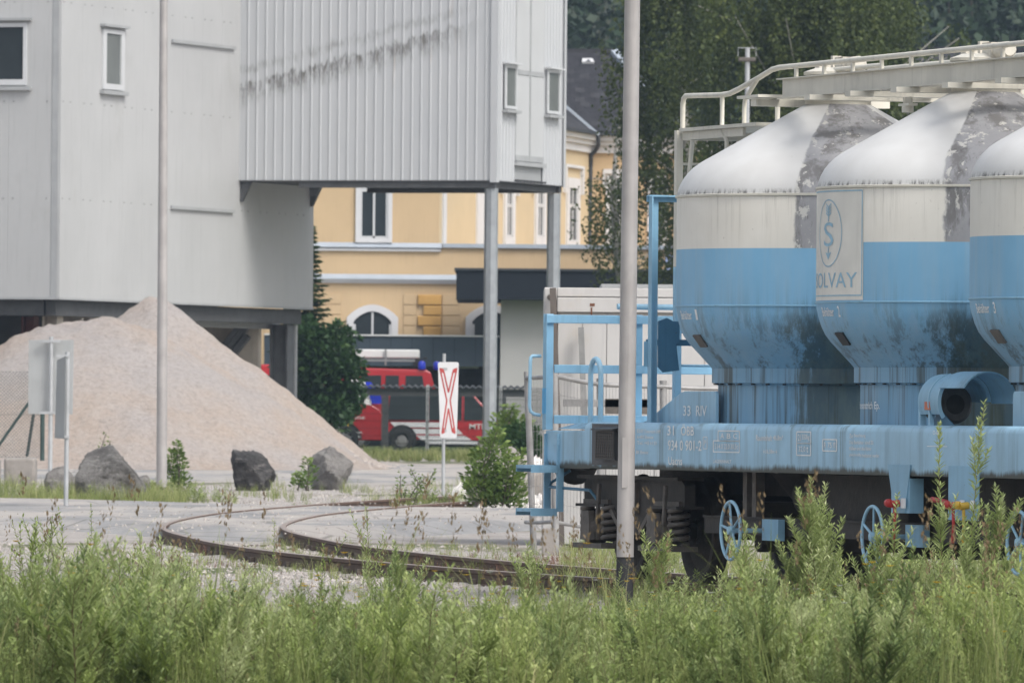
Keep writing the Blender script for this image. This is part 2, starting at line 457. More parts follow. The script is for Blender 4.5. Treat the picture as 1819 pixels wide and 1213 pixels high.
for i in range(3):
    if i == 0:
        ring = G().lathe([(1.391, 3.352), (1.404, 3.356), (1.404, 3.372), (1.390, 3.376)], 96, caps=False)
        r1 = tp(0, 'upper_seam', ring, m_cream, 50)
        ring = G().lathe([(1.390, 2.408), (1.400, 2.411), (1.400, 2.422), (1.390, 2.425)], 96, caps=False)
        r2 = tp(0, 'lower_seam', ring, m_blue, 50)
        nk = tp(0, 'neck', G().lathe([(.285, 4.17), (.285, 4.235), (.33, 4.236), (.33, 4.262), (.0, 4.263)], 40), m_cream, 40)
        fl = G()
        for k in range(40):
            a = 2 * math.pi * k / 40
            c, s_ = math.cos(a), math.sin(a)
            fl.obox((1.046 * c, 1.046 * s_, 1.746), (.012 * c, .012 * s_, 0), (-.012 * s_, .012 * c, 0), (0, 0, .006))
        fb = tp(0, 'flange_bolts', fl, m_under)
    else:
        for o in (r1, r2, nk, fb): dup(o, tanks[i])
    # small plate on the lower cone
    a0 = .09; z0 = 2.12
    q = [Vector(tank_xy(a0 + da, z0 + dz, .003)) for da, dz in ((-.055, .05), (.055, .05), (.055, -.05), (-.055, -.05))]
    nrm = (q[1] - q[0]).cross(q[3] - q[0]).normalized() * -.016
    if nrm.y > 0: nrm = -nrm
    tp(i, 'name_plate', G().prism(q, nrm), m_gear if i != 1 else m_black)
    g = G(); fn = lambda x, y: tank_xy(x, y, .0035)
    text_on(g, 'Behälter', fn, -.10, .10, 2.30, 2.375)
    text_on(g, str(i + 1), fn, .15, .175, 2.295, 2.385)
    tp(i, 'lettering', g, m_white_letter)
# lettered panel of the middle tank
g = G(); na = 16
A0, A1 = -.41, .41
vs = []; fs = []
zt = [2.432, 2.66, 2.906, 3.13, 3.35]
for k in range(na + 1):
    a = A0 + (A1 - A0) * k / na
    for z in zt: vs.append(tank_xy(a, z, .0025))
for k in range(na):
    for j in range(len(zt) - 1):
        o = k * len(zt) + j; fs.append((o, o + len(zt), o + len(zt) + 1, o + 1))
g.add(vs, fs)
panel = tp(1, 'cream_panel', g, mat('panel_cream', (.69, .675, .62), .5, .06, 3, streak=.2), 40)
fn = lambda x, y: tank_xy(x, y, .0055)
def band(g, pts, w, closed=False):
    """thin painted line through (angle, height) points"""
    R = 1.39; n = len(pts)
    for i in range(n if closed else n - 1):
        a, b = pts[i], pts[(i + 1) % n]
        dx, dy = (b[0] - a[0]) * R, b[1] - a[1]; L = math.hypot(dx, dy) or 1
        nx, ny = -dy / L * w / 2 / R, dx / L * w / 2
        m_ = max(1, int(L / .08))
        for k in range(m_):
            p0 = (a[0] + (b[0] - a[0]) * k / m_, a[1] + (b[1] - a[1]) * k / m_); p1 = (a[0] + (b[0] - a[0]) * (k + 1) / m_, a[1] + (b[1] - a[1]) * (k + 1) / m_)
            g.quad(fn(p0[0] - nx, p0[1] - ny), fn(p1[0] - nx, p1[1] - ny), fn(p1[0] + nx, p1[1] + ny), fn(p0[0] + nx, p0[1] + ny))
g = G()
band(g, [(-.40, 3.33), (.40, 3.33), (.40, 2.47), (-.40, 2.47)], .010, True)
wp('panel_border', g, m_blue_letter, None, tanks[1])
g = G()
ca, cz, ra, rz = .03, 2.985, .175, .275
band(g, [(ca + ra * math.cos(t * math.pi / 20), cz + rz * math.sin(t * math.pi / 20)) for t in range(40)], .010, True)
text_on(g, 'S', fn, ca - .075, ca + .075, 2.875, 3.075, 0.0)
band(g, [(ca, 3.08), (ca, 3.20)], .018); band(g, [(ca, 2.87), (ca, 2.80)], .018)
for k in range(4):
    z = 3.125 + k * .024
    band(g, [(ca - .04, z + .03), (ca, z), (ca + .04, z + .03)], .012)
g.add([fn(ca - .045, 2.83), fn(ca, 2.765), fn(ca + .045, 2.83), fn(ca, 2.815)], [(0, 1, 3), (1, 2, 3)])
wp('emblem', g, m_blue_letter, None, tanks[1])
g = G(); text_on(g, 'SOLVAY', fn, -.27, .36, 2.535, 2.66, 0.0)
wp('lettering', g, m_blue_letter, None, tanks[1])
g = G(); f2 = lambda x, y: tank_xy(x, y, .004)
text_on(g, 'Innenanstrich Ep.', f2, -.30, .22, 1.52, 1.60)
wp('lettering', g, m_white_letter, None, tanks[1])

# saddle plates beside the first tank and the last
for v in (-1.10, 1.10):
    for uu, fl in ((0, 1), (LEN, -1)):
        poly = [(uu + fl * a, v, z) for a, z in ((2.05, 1.397), (2.25, 1.43), (3.15, 1.675), (3.25, 1.685), (4.04, 1.685), (4.06, 1.66), (4.06, 1.397))]
        sd = wp('saddle_plate', G().prism(poly, (0, .03 if v < 0 else -.03, 0)), m_sill, bevel=.006)
        if v < 0 and fl > 0:
            g = G(); f3 = lambda x, y: (x, -1.104, y)
            text_on(g, '33', f3, 3.22, 3.42, 1.47, 1.56); text_on(g, 'RIV', f3, 3.56, 3.84, 1.47, 1.56)
            wp('lettering', g, m_white_letter, None, sd)

# side lettering
g = G(); fs_ = lambda x, y: (x, -1.3535, y)
def tx(s, u0, u1, z0, z1):
    words = s.split(); k = (u1 - u0) / (sum(len(w) for w in words) + .7 * (len(words) - 1)); u = u0
    for w in words:
        wp('lettering', text_on(G(), w, fs_, u, u + k * len(w), z0, z1), m_white_letter); u += k * (len(w) + .7)
def frame_rect(u0, u1, z0, z1, w=.010):
    g = G()
    for a, b in (((u0, z0), (u1, z0)), ((u0, z1), (u1, z1))): g.quad((a[0], -1.3535, a[1] - w / 2), (b[0], -1.3535, b[1] - w / 2), (b[0], -1.3535, b[1] + w / 2), (a[0], -1.3535, a[1] + w / 2))
    for x in (u0, u1): g.quad((x - w, -1.3534, z0), (x + w, -1.3534, z0), (x + w, -1.3534, z1), (x - w, -1.3534, z1))
    wp('lettering_frame', g, m_white_letter)
tx('SOLVAY Österreich GmbH', 2.72, 3.34, 1.318, 1.352); tx('A-4802 Ebensee', 2.72, 3.16, 1.268, 1.298)
tx('Tel. +43 6133', 2.72, 3.24, 1.215, 1.247); tx('Bf. Ebensee', 2.70, 3.02, 1.135, 1.165)
tx('31', 3.52, 3.70, 1.30, 1.385); tx('ÖBB', 3.88, 4.22, 1.30, 1.40)
tx('934 0 901-2', 3.54, 4.42, 1.17, 1.26); frame_rect(4.46, 4.56, 1.19, 1.29, .007); tx('P', 4.49, 4.53, 1.22, 1.265)
tx('Uacns', 3.56, 3.92, 1.045, 1.115)
frame_rect(4.84, 5.38, 1.26, 1.345); frame_rect(4.72, 5.38, 1.165, 1.26)
tx('A  B  C', 4.90, 5.32, 1.28, 1.325); tx('S 14.0 22.0 30.5t', 4.76, 5.34, 1.19, 1.235); tx('LAGERINHALT', 4.72, 5.18, 1.07, 1.10)
tx('Rauminhalt 46,8m³', 5.80, 6.46, 1.265, 1.315); tx('+ 16,38m +', 5.98, 6.32, 1.155, 1.195)
frame_rect(6.80, 7.14, 1.25, 1.345); frame_rect(6.80, 7.14, 1.15, 1.25); tx('21 550kg', 6.83, 7.11, 1.27, 1.325); tx('32,0 t', 6.85, 7.08, 1.175, 1.225)
frame_rect(7.43, 7.76, 1.19, 1.285); tx('R 75 m', 7.46, 7.73, 1.215, 1.262)
tx('Zur Beachtung', 8.06, 8.44, 1.30, 1.335); tx('Die Behälter sind zu', 8.06, 8.62, 1.25, 1.28)
tx('füllen und die Räder', 8.06, 8.58, 1.20, 1.23); tx('gleichmäßig belastet werden', 8.06, 8.76, 1.145, 1.175)
tx('O-GP', 9.98, 10.14, 1.335, 1.37)
for z in (1.24,): g.quad((9.85, -1.3535, z), (10.3, -1.3535, z), (10.3, -1.3535, z + .006), (9.85, -1.3535, z + .006))
wp('painted_mark', g, m_white_letter)

# end railing -----------------------------------------------------------------
for v in (-1.31, -.46, .46, 1.31):
    wp('railing_post', G().box((.10, v - .045, 1.335), (.135, v + .045, 2.38)).box((.135, v - .045, 1.335), (.20, v - .037, 2.38)), m_blue if v != -1.31 else m_blue, bevel=.004)
for z in (2.335, 1.885, 1.43):
    wp('railing_bar', G().box((.137, -1.262 if z < 2 else -1.365, z - .038), (.16, 1.262 if z < 2 else 1.365, z + .038)), m_blue, bevel=.005)
wp('touched_up_patch', G().box((.0965, -1.356, 1.48), (.0985, -1.264, 1.71)).box((.0985, -1.3575, 1.48), (.2, -1.3555, 1.71)), mat('fresh_blue', (.06, .36, .66), .45, .1, 6))
wp('grab_handle', G().tube([(.06, -1.36, 2.0), (.06, -1.44, 2.0), (.06, -1.455, 1.985), (.06, -1.46, 1.95), (.06, -1.465, 1.55), (.06, -1.455, 1.5), (.06, -1.42, 1.475), (.06, -1.36, 1.465)], .016, 10), m_blue2, 60)
lp = [(1.42, -1.25, 1.40)] + [(1.28 + .14 * math.cos(t), -1.25, 1.83 + .14 * math.sin(t)) for t in [i * math.pi / 10 for i in range(11)]] + [(1.14, -1.25, 1.36)]
wp('grab_loop', G().tube(lp, .024, 10), m_blue2, 60)
wp('high_bar', G().tube([(.4, -.75, 2.45), (.4, .6, 2.45)], .026, 8), m_blue2, 60)
# steps
for v, u in ((-1.30, .02), (-1.30, .38)):
    wp('step_hanger', G().box((u, v - .012, .60), (u + .03, v + .05, 1.30)), m_blue)
for z in (.61, 1.00):
    st = wp('step', G().box((-.02, -1.56, z - .012), (.42, -1.315, z + .018)).box((-.021, -1.562, z - .045), (-.005, -1.315, z - .012)).box((.405, -1.562, z - .05), (.421, -1.315, z - .012)), m_blue)
wp('brake_pull_rod', G().tube([(.15, -1.1, .97), (.06, -1.25, .86), (.10, -1.28, .82), (1.0, -1.2, .80), (1.05, -1.15, .72)], .014, 6), m_teal)
# gantry frame over the far end of the first tank
GU = 2.55
for v in (-1.16, 1.16):
    wp('gantry_post', G().box((GU, v - .042, 1.412), (GU + .012, v + .042, 3.40)).box((GU + .012, v - .042, 1.412), (GU + .09, v - .032, 3.40)), m_blue)
wp('gantry_beam', G().box((GU - .015, -1.22, 3.345), (GU - .001, 1.22, 3.40)).box((GU - .001, -1.22, 3.39), (GU + .07, 1.22, 3.404)), m_blue)
br = wp('brake_lever_plate', G().prism([(GU - .04, a, z) for a, z in ((-1.10, 2.30), (-1.02, 2.33), (-.96, 2.30), (-.90, 2.30), (-.90, 2.11), (-.93, 2.10), (-.90, 1.87), (-1.05, 1.85), (-1.10, 1.90))], (.025, 0, 0)), m_teal, bevel=.004)
g = G()
for a, z in ((-1.02, 2.23), (-1.06, 2.10), (-.94, 2.10), (-1.06, 1.9), (-.93, 1.9)):
    g.lathe([(.0, -.012), (.016, -.012), (.016, 0), (.0, 0)], 8, (GU - .041, a, z), 'x')
wp('bolts', g, m_under, None, br)
wp('gantry_bracket', G().box((GU - .06, -1.2, 2.085), (GU - .042, -.25, 2.14)), m_teal)
wp('sign_plate', G().box((GU - .012, -1.235, 1.90), (GU - .006, -1.165, 2.12)), m_blue)
# ladder from the deck to the upper platform
for v in (-.47, .12):
    wp('ladder_rail', G().box((1.20, v - .03, 1.40), (1.27, v + .03, 2.80)), m_blue)
    wp('ladder_rail', G().box((1.20, v - .03, 2.802), (1.27, v + .03, 4.02)), m_cream)
for k in range(8):
    wp('rung', G().tube([(1.235, -.44, 1.62 + .3 * k), (1.235, .09, 1.62 + .3 * k)], .014, 6), m_blue if k < 4 else m_cream)
# upper platform and the walkway over the tank necks
wp('platform_grating', G().box((1.32, -.50, 4.005), (3.35, .50, 4.035)), m_cream)
wp('platform_beam', G().box((1.30, -.46, 3.93), (2.9, -.43, 4.003)).box((1.30, .43, 3.93), (2.9, .46, 4.003)).box((1.30, -.43, 3.93), (1.34, .43, 4.003)), m_cream)
wp('platform_strut', G().tube([(1.55, -.45, 3.93), (1.42, -.45, 3.45), (1.42, -.45, 3.2)], .022, 8), m_cream, 60)
for v in (-.45, .45):
    s_ = 1 if v > 0 else -1
    bm = G().box((3.92, v - .012, 4.235), (LEN - 3.92, v + .012, 4.388)).box((3.86, v - .05, 4.388), (LEN - 3.86, v + .05, 4.398)).box((3.92, v - .05, 4.226), (LEN - 3.92, v + .05, 4.2345))
    wp('walkway_beam', bm, m_cream)
g = G()
for k in range(46):
    u = 3.95 + k * .158
    g.box((u, -.40, 4.372), (u + .03, .40, 4.394))
g.box((3.95, -.20, 4.36), (LEN - 3.95, -.18, 4.371)); g.box((3.95, .18, 4.36), (LEN - 3.95, .20, 4.371))
wp('walkway_grating', g, m_cream)
for u in (3.55, 4.9, 5.9, 7.0, 8.2, 9.4, 10.5, 11.7):
    wp('cross_beam', G().box((u, -.62, 4.165 if u < 4 else 4.18), (u + .14, .62, 4.224)), m_cream)
wp('overhang_tray', G().box((3.30, -.66, 4.235), (3.85, -.40, 4.26)), m_cream)
rp = [(1.28, -.45, 3.99), (1.28, -.45, 4.25), (1.30, -.45, 4.30), (1.36, -.45, 4.325), (2.30, -.45, 4.305), (2.52, -.45, 4.31), (2.75, -.45, 4.34), (3.25, -.45, 4.42), (3.62, -.45, 4.485), (3.80, -.45, 4.497), (4.0, -.45, 4.497), (LEN - 3.6, -.45, 4.505)]
wp('handrail', G().tube(rp, .024, 10), m_cream, 60)
rp2 = [(x, .45, z) for x, _, z in rp[2:]]
wp('handrail', G().tube([(1.28, .45, 3.99), (1.28, .45, 4.25)] + rp2, .024, 10), m_cream, 60)
wp('handrail_post', G().tube([(2.33, -.45, 4.30), (2.33, -.45, 4.02), (2.36, -.45, 3.96), (2.46, -.45, 3.91), (2.46, -.45, 3.72)], .021, 8), m_cream, 60)
wp('handrail_post', G().tube([(3.25, -.45, 4.42), (3.10, -.45, 4.34), (2.93, -.45, 4.24), (2.91, -.45, 4.17), (2.91, -.45, 4.03)], .021, 8), m_cream, 60)
for k in range(11):
    u = 4.25 + .70 * k
    wp('handrail_post', G().box((u - .022, -.468, 4.40), (u + .022, -.444, 4.482)), m_cream)
    wp('handrail_post', G().box((u - .022, .444, 4.40), (u + .022, .468, 4.482)), m_cream)
wp('second_rail', G().tube([(3.7, -.1, 4.46), (3.95, -.1, 4.47), (5.4, -.1, 4.47)], .022, 8), m_cream, 60)
for i, u in enumerate(UT):
    ld = wp('filling_lid', G().lathe([(.0, 4.43), (.30, 4.43), (.30, 4.455), (.20, 4.49), (.0, 4.50)], 28, (u + 1.0 * (i == 9), .0, 0)), m_cream, 40)
    g = G().box((u - .32, -.10, 4.41), (u - .20, .10, 4.56)).box((u - .08, -.04, 4.47), (u - .03, .04, 4.60)).box((u + .10, -.07, 4.43), (u + .30, .07, 4.58))
    g.lathe([(.0, -.08), (.07, -.08), (.07, .10), (.05, .13), (.0, .13)], 16, (u + .42, 0, 4.51), 'x')
    wp('lid_clamp', g, mat('rusty_cream', (.55, .52, .45), .6, .15, 6, dirt=(.14, .05, .03), dirt_amt=.8), 40, ld)
    g = G()
    for k in range(4): g.tube([(u + 2.75 + .05 * k, -.42, 4.09), (u + 2.75 + .05 * k, -.42, 4.15)], .016, 6)
    g.box((u + 2.70, -.46, 4.075), (u + 2.95, -.38, 4.095)).lathe([(.0, 4.02), (.05, 4.02), (.05, 4.075), (0, 4.075)], 12, (u + 2.82, -.42, 0))
    wp('vent_valve', g, m_cream, 40)

# hose hood between the second and third tank
HC = (9.35, -1.02, 1.60)
ha = [math.pi * 1.12 - k * (math.pi * 1.0) / 20 for k in range(21)]
def hood(u0, u1, r, a_from, a_to, n=20, th=.012):
    g = G(); vs = []; fs = []
    for k in range(n + 1):
        a = a_from + (a_to - a_from) * k / n
        c, s_ = math.cos(a), math.sin(a)
        for (uu, rr) in ((u0, r), (u1, r), (u1, r - th), (u0, r - th)):
            vs.append((uu, HC[1] + rr * c, HC[2] + rr * s_))
    for k in range(n):
        for j in range(4):
            fs.append((k * 4 + j, k * 4 + (j + 1) % 4, (k + 1) * 4 + (j + 1) % 4, (k + 1) * 4 + j))
    fs += [(0, 1, 2, 3), tuple(n * 4 + j for j in (3, 2, 1, 0))]
    return g.add(vs, fs)
hd = wp('hose_hood', hood(9.35, 9.80, .225, 1.15 * math.pi, .0, 24), m_blue, 50)
wp('hood_visor', hood(9.81, 10.35, .245, .85 * math.pi, -.05, 20), m_blue, 50, hd)
wp('hood_rim', hood(9.79, 9.81, .23, 1.2 * math.pi, .0, 24, .03), m_blue2, 50, hd)
wp('hood_rim', hood(9.58, 9.60, .232, 1.2 * math.pi, .55 * math.pi, 12, .03), m_blue2, 50, hd)
wp('hose_coupling', G().lathe([(.0, 9.2), (.15, 9.2), (.15, 9.5), (.12, 9.52), (.12, 9.55), (.0, 9.56)], 24, (0, HC[1] + .02, HC[2] - .02), 'x'), m_under, 40, hd)
wp('hose_coupling', G().lathe([(.13, 9.5), (.16, 9.52), (.13, 9.56), (.08, 9.56)], 24, (0, HC[1] + .02, HC[2] - .02), 'x', caps=False), m_gear, 40, hd)
wp('hood_bracket', G().prism([(9.50, -1.16, 1.405), (9.95, -1.16, 1.405), (9.56, -1.16, 1.56), (9.50, -1.16, 1.56)], (0, .012, 0)), m_teal, None, hd)
wp('hood_leg', G().box((9.30, -1.22, 1.405), (9.34, -1.17, 1.55)), m_blue2, None, hd)
wp('hood_leg', G().box((9.56, -1.235, 1.405), (9.60, -1.20, 1.58)), m_blue2, None, hd)
wp('valve_tag', G().box((9.50, -1.245, 1.535), (9.62, -1.19, 1.60)), m_orange, None, hd)

# running gear ---------------------------------------------------------------
bog = bpy.data.objects.new('bogie', None); COL.objects.link(bog); bog.parent = wagon; bog.location = (1.88, 0, 0); bog.empty_display_size = .2
def bp(name, g, m, smooth=None): return mk(name, g, m, bog, smooth, True)
wheel_prof = [(.0, -.068), (.09, -.09), (.10, -.09), (.11, -.055), (.34, -.03), (.385, -.062), (.46, -.066), (.462, .03), (.488, .045), (.488, .068), (.39, .068), (.33, .02), (.11, .05), (.0, .05)]
def helix(c, r, z0, z1, turns, wire, n=12):
    pts = [(c[0] + r * math.cos(t), c[1] + r * math.sin(t), z0 + (z1 - z0) * k / (turns * n)) for k, t in ((k, 2 * math.pi * k / n) for k in range(turns * n + 1))]
    return G().tube(pts, wire, 6)
for u in (-.9, .9):
    bp('axle', G().tube([(u, -1.08, .46), (u, 1.08, .46)], .075, 12), m_under, 40)
    for s_ in (-1, 1):
        wv = G().lathe([(r, -s_ * h if s_ > 0 else h) for r, h in wheel_prof], 40, (0, 0, 0), 'y')
        wv.v = [(x + u, y + s_ * .745, z + .46) for x, y, z in wv.v]
        bp('wheel', wv, m_under, 35)
        g = G().box((u - .16, s_ * 1.08 - .10, .36), (u + .16, s_ * 1.08 + .10, .60))
        g.lathe([(.0, s_ * 1.24), (.10, s_ * 1.235), (.125, s_ * 1.22), (.135, s_ * 1.18), (.135, s_ * 1.06)], 18, (u, 0, .46), 'y')
        g.box((u - .40, s_ * 1.08 - .14, .285), (u + .40, s_ * 1.08 + .14, .33))
        g.prism([(u - .13, s_ * 1.24, .36), (u + .13, s_ * 1.24, .36), (u + .10, s_ * 1.24, .62), (u - .10, s_ * 1.24, .62)], (0, -s_ * .05, 0))
        bp('axle_box', g, m_gear, 30)
        for du in (-.285, .285):
            bp('coil_spring', helix((u + du, s_ * 1.08), .085, .335, .655, 5, .021), m_gear, 60)
            bp('coil_spring', helix((u + du, s_ * 1.08), .045, .335, .655, 7, .013, 8), m_under, 60)
for s_ in (-1, 1):
    y = s_ * 1.04
    prof = [(-1.36, .68), (-1.36, .86), (-1.28, .91), (-.7, .93), (-.35, .90), (.35, .90), (.7, .93), (1.28, .91), (1.36, .86), (1.36, .68), (.60, .68), (.52, .62), (.22, .42), (-.22, .42), (-.52, .62), (-.60, .68)]
    bp('side_frame', G().prism([(a, y - .05, b) for a, b in prof], (0, .10, 0)).box((-1.37, y - .13, .655), (-.58, y + .13, .68)).box((.58, y - .13, .655), (1.37, y + .13, .68)).box((-1.37, y - .12, .905), (1.37, y + .12, .935)), m_under)
    g = G()
    for a in (-1, 1):
        g.bar((a * .24, y + s_ * .07, .435), (a * .58, y + s_ * .07, .655), .05, .03, (0, 1, 0)); g.bar((a * .62, y + s_ * .065, .69), (a * 1.3, y + s_ * .065, .69), .06, .03, (0, 1, 0))
    for a in (-.14, .14, .0): g.box((a - .015, y + s_ * .06 - .03, .60), (a + .015, y + s_ * .06 + .03, .88))
    bp('frame_rib', g, m_gear)
    for a in (-.9, .9):
        g = G().tube([(a + .16, s_ * 1.16, .86), (a + .17, s_ * 1.18, .52)], .022, 6).box((a + .20, s_ * 1.10 - .05, .42), (a + .27, s_ * 1.10 + .06, .62))
        bp('damper_link', g, m_gear, 50)
        bp('brake_shoe', G().prism([(a + .53 * (1 if a < 0 else -1), s_ * .69, z) for z in (.30,)] + [(a + .60 * (1 if a < 0 else -1), s_ * .69, .30), (a + .58 * (1 if a < 0 else -1), s_ * .69, .62), (a + .50 * (1 if a < 0 else -1), s_ * .69, .62)], (0, s_ * .1, 0)), m_under)
bp('bolster', G().box((-.25, -1.0, .55), (.25, 1.0, .88)).box((-.9, -.35, .60), (.9, .35, .72)), m_under)
bp('centre_pivot', G().lathe([(.0, .86), (.28, .86), (.28, .99), (.0, .99)], 20), m_under, 40)
b2 = dup(bog, wagon, (LEN - 1.88, 0, 0))
# underframe between the bogies
wp('centre_sill', G().box((.3, -.30, .78), (LEN - .3, -.27, 1.345)).box((.3, .27, .78), (LEN - .3, .30, 1.345)), m_under)
for u in (3.9, 4.35, 5.75, 7.0, 8.7, 10.0, 10.9):
    wp('cross_member', G().box((u, -1.17, .99), (u + .09, 1.17, 1.345)), m_under)
for u in (4.55, 4.78, 8.25):
    wp('hanger', G().box((u, -1.02, .60), (u + .10, -.94, 1.345)), m_gear)
for i, u in enumerate(UT):
    wp('discharge_cone', G().lathe([(.14, .42), (.14, .52), (.20, .55), (.85, 1.34)], 32, (u, 0, 0)), m_under, 40)
    wp('discharge_valve', G().box((u - .2, -.24, .30), (u + .2, .24, .45)).lathe([(.0, -.7), (.10, -.7), (.10, .0)], 16, (u, 0, .40), 'y'), m_under, 40)
wp('air_pipe', G().box((3.6, -1.03, .46), (11.9, -.93, .60)).box((3.6, -1.05, .595), (11.9, -.91, .612)), m_under)
wp('air_tank', G().lathe([(.0, 5.1), (.15, 5.13), (.19, 5.2), (.19, 6.6), (.15, 6.67), (.0, 6.7)], 20, (0, -.62, .80), 'x'), m_under, 40)
wp('brake_cylinder', G().lathe([(.0, 9.0), (.17, 9.0), (.17, 9.6), (.06, 9.65), (.03, 10.2)], 20, (0, -.55, .72), 'x'), m_under, 40)
for a_, b_, v_ in ((6.0, 8.1, -.9), (9.0, 11.6, -.9), (3.4, 7.4, .9), (7.42, 11.9, .9)): wp('dark_infill_sheet', G().box((a_, v_, .52), (b_, v_ + .02, .985)), m_under)  # dark sheets; far pair added so the view under the frame stays dark
for k, u in enumerate((5.20, 8.64, 11.9)):
    g = G(); R = .245; pts = []
    for j in range(41):
        t = 2 * math.pi * j / 40; pts.append((u + R * math.cos(t), -1.36, .50 + R * math.sin(t)))
    g.tube(pts, .0155, 8, False)
    hw = wp('handwheel', g, m_blue2, 60)
    g = G()
    for j in range(5):
        t = 2 * math.pi * j / 5 + .45 + k
        g.tube([(u, -1.35, .50), (u + R * math.cos(t), -1.36, .50 + R * math.sin(t))], .012, 6)
    wp('spokes', g, m_blue2, 60, hw)
    wp('hub', G().lathe([(.0, -1.39), (.035, -1.385), (.04, -1.33), (.02, -1.32), (.02, -.9)], 12, (u, 0, .50), 'y'), m_blue2, 40, hw)
    wp('valve_bracket', G().box((u + .12, -1.12, .42), (u + .52, -1.06, .60)), m_blue)
wp('outrigger', G().prism([(a, -1.362, z) for a, z in ((8.98, 1.09), (9.50, 1.09), (9.38, .70), (9.14, .70))], (0, .008, 0)).prism([(9.05, -1.354, .70), (9.47, -1.354, .70), (9.47, -1.354, .98), (9.05, -1.354, .98)], (0, .12, 0)), m_blue)
wp('outrigger', G().box((10.36, -1.362, .66), (11.02, -1.352, 1.09)), m_blue)
for u, c in ((9.30, m_red), (10.62, m_red), (10.85, m_yellow)):
    g = G().tube([(u, -1.38, .78), (u, -1.45, .77)], .03, 8).lathe([(.0, -.03), (.034, -.02), (.034, .02), (.0, .03)], 12, (u - .03, -1.46, .78), 'x')
    g.tube([(u, -1.42, .76), (u + .04, -1.43, .62), (u + .02, -1.43, .48)], .014, 6)
    lv = wp('valve_lever', g, c, 50)
    wp('lever_plate', G().box((u + .05, -1.385, .74), (u + .13, -1.372, .82)), m_white_letter, None, lv)
wp('lever_handle', G().tube([(10.42, -1.40, .80), (10.15, -1.42, .82)], .022, 8), m_red, 50)
# ================================================================== ground, roads, track
def ground_mat():
    t = NT('crushed_limestone'); p = t.pos(); X, Y, Z = t.xyz(p)
    n1 = t.noise(t.scale(p, (.35, .14, .35)), 1.0, 6, .6); n2 = t.noise(p, 26, 5, .75); n3 = t.noise(p, 1.6, 6, .65)
    c = t.mix(t.sm(n3, .35, .65), (.34, .31, .285), (.47, .44, .415))
    c = t.mix(t.math('MULTIPLY', t.sm(n2, .45, .6), .55), c, (.28, .25, .225))
    c = t.mix(t.math('MULTIPLY', t.sm(n1, .52, .66), .75), c, (.20, .165, .12))
    gr = t.sm(t.math('ADD', n1, t.math('MULTIPLY', n3, .35)), .74, .86)
    c = t.mix(gr, c, t.mix(n2, (.055, .085, .025), (.12, .15, .05)))
    # meadow soil close to the camera and beyond the yard
    near = t.math('SUBTRACT', 1.0, t.sm(Y, 66, 76)); c = t.mix(t.math('MULTIPLY', near, .85), c, t.mix(n3, (.06, .065, .03), (.14, .12, .075)))
    far = t.sm(Y, 235, 245); c = t.mix(far, c, t.mix(n3, (.06, .10, .03), (.11, .15, .05)))
    t.bump(n2, .8, .05)
    return t.fin(c, .92)
m_ground = ground_mat()
ys = [-8, 8] + list(np.arange(25, 130, 1.25)) + list(np.arange(130, 260, 2.5)) + [280, 320, 400, 600, 940]
xs = [-390, -150, -60, -40, -30, -24] + list(np.arange(-20, 20.1, .8)) + [24, 30, 40, 60, 150, 390]
nx, ny = len(xs), len(ys)
g = G()
vs = []
for y in ys:
    for x in xs:
        b = 0.0
        if 40 < y < 112: b = .025 * math.sin(x * 1.3 + y * .7) * math.sin(x * .5 - y * .31) + .02 * math.sin(x * 2.9 + 1) * math.sin(y * 1.7)
        vs.append((x, y, gz(y) + b))
g.add(vs, [(j * nx + i, j * nx + i + 1, (j + 1) * nx + i + 1, (j + 1) * nx + i) for j in range(ny - 1) for i in range(nx - 1)])
kind(mk('ground', g, m_ground, None, 60), 'structure')

def asphalt():
    t = NT('dusty_asphalt'); p = t.pos(); n1 = t.noise(t.scale(p, (.5, .16, .5)), 1.0, 6, .65); n2 = t.noise(p, 22, 6, .8); n3 = t.noise(t.scale(p, (1.6, .35, 1)), 1.0, 7, .7)
    c = t.mix(t.sm(n3, .3, .7), (.20, .20, .20), (.29, .285, .28))
    c = t.mix(t.sm(n1, .42, .58), c, t.mix(n2, (.27, .245, .22), (.46, .43, .40)))
    c = t.mix(t.math('MULTIPLY', t.sm(n2, .55, .68), .5), c, (.15, .14, .13))
    cr = t.n('ShaderNodeTexVoronoi', feature='DISTANCE_TO_EDGE'); cr.inputs['Scale'].default_value = .45; t.l(p, cr.inputs['Vector'])
    c = t.mix(t.math('MULTIPLY', t.math('SUBTRACT', 1.0, t.sm(cr.outputs['Distance'], .0, .02)), .6), c, (.08, .075, .065))
    t.bump(n2, .5, .03); return t.fin(c, .9)
m_asph = asphalt()
def road_sheet(name, near, far, dz, n=24, skirt=.18):
    """near / far: lists of (X, D) edge points with the same length; ramps down at its edges"""
    g = G(); vs = []; m_ = len(near); rows = 9
    for i in range(m_):
        a, b = Vector(near[i]), Vector(far[i])
        for r in range(rows):
            t = r / (rows - 1); q = a + (b - a) * t
            d = -skirt if r in (0, rows - 1) else 0.0
            vs.append((q.x, q.y, gz(q.y) + dz + d))
    fs = [(i * rows + r, (i + 1) * rows + r, (i + 1) * rows + r + 1, i * rows + r + 1) for i in range(m_ - 1) for r in range(rows - 1)]
    return kind(mk(name, g.add(vs, fs), m_asph, None, 40), 'structure')
# road over the track
xsr = [-16, -12, -9, -7, -5.5, -4, -2.6, -1.2, 0.4, 2, 5, 9, 16]
nearD = [121, 121, 121.5, 121, 119, 113.5, 112.5, 118, 124, 127, 128, 128, 128]
farD = [147, 147, 147, 146, 144, 142, 141, 140, 139, 138, 138, 138, 138]
road_sheet('road', list(zip(xsr, nearD)), list(zip(xsr, farD)), .128)
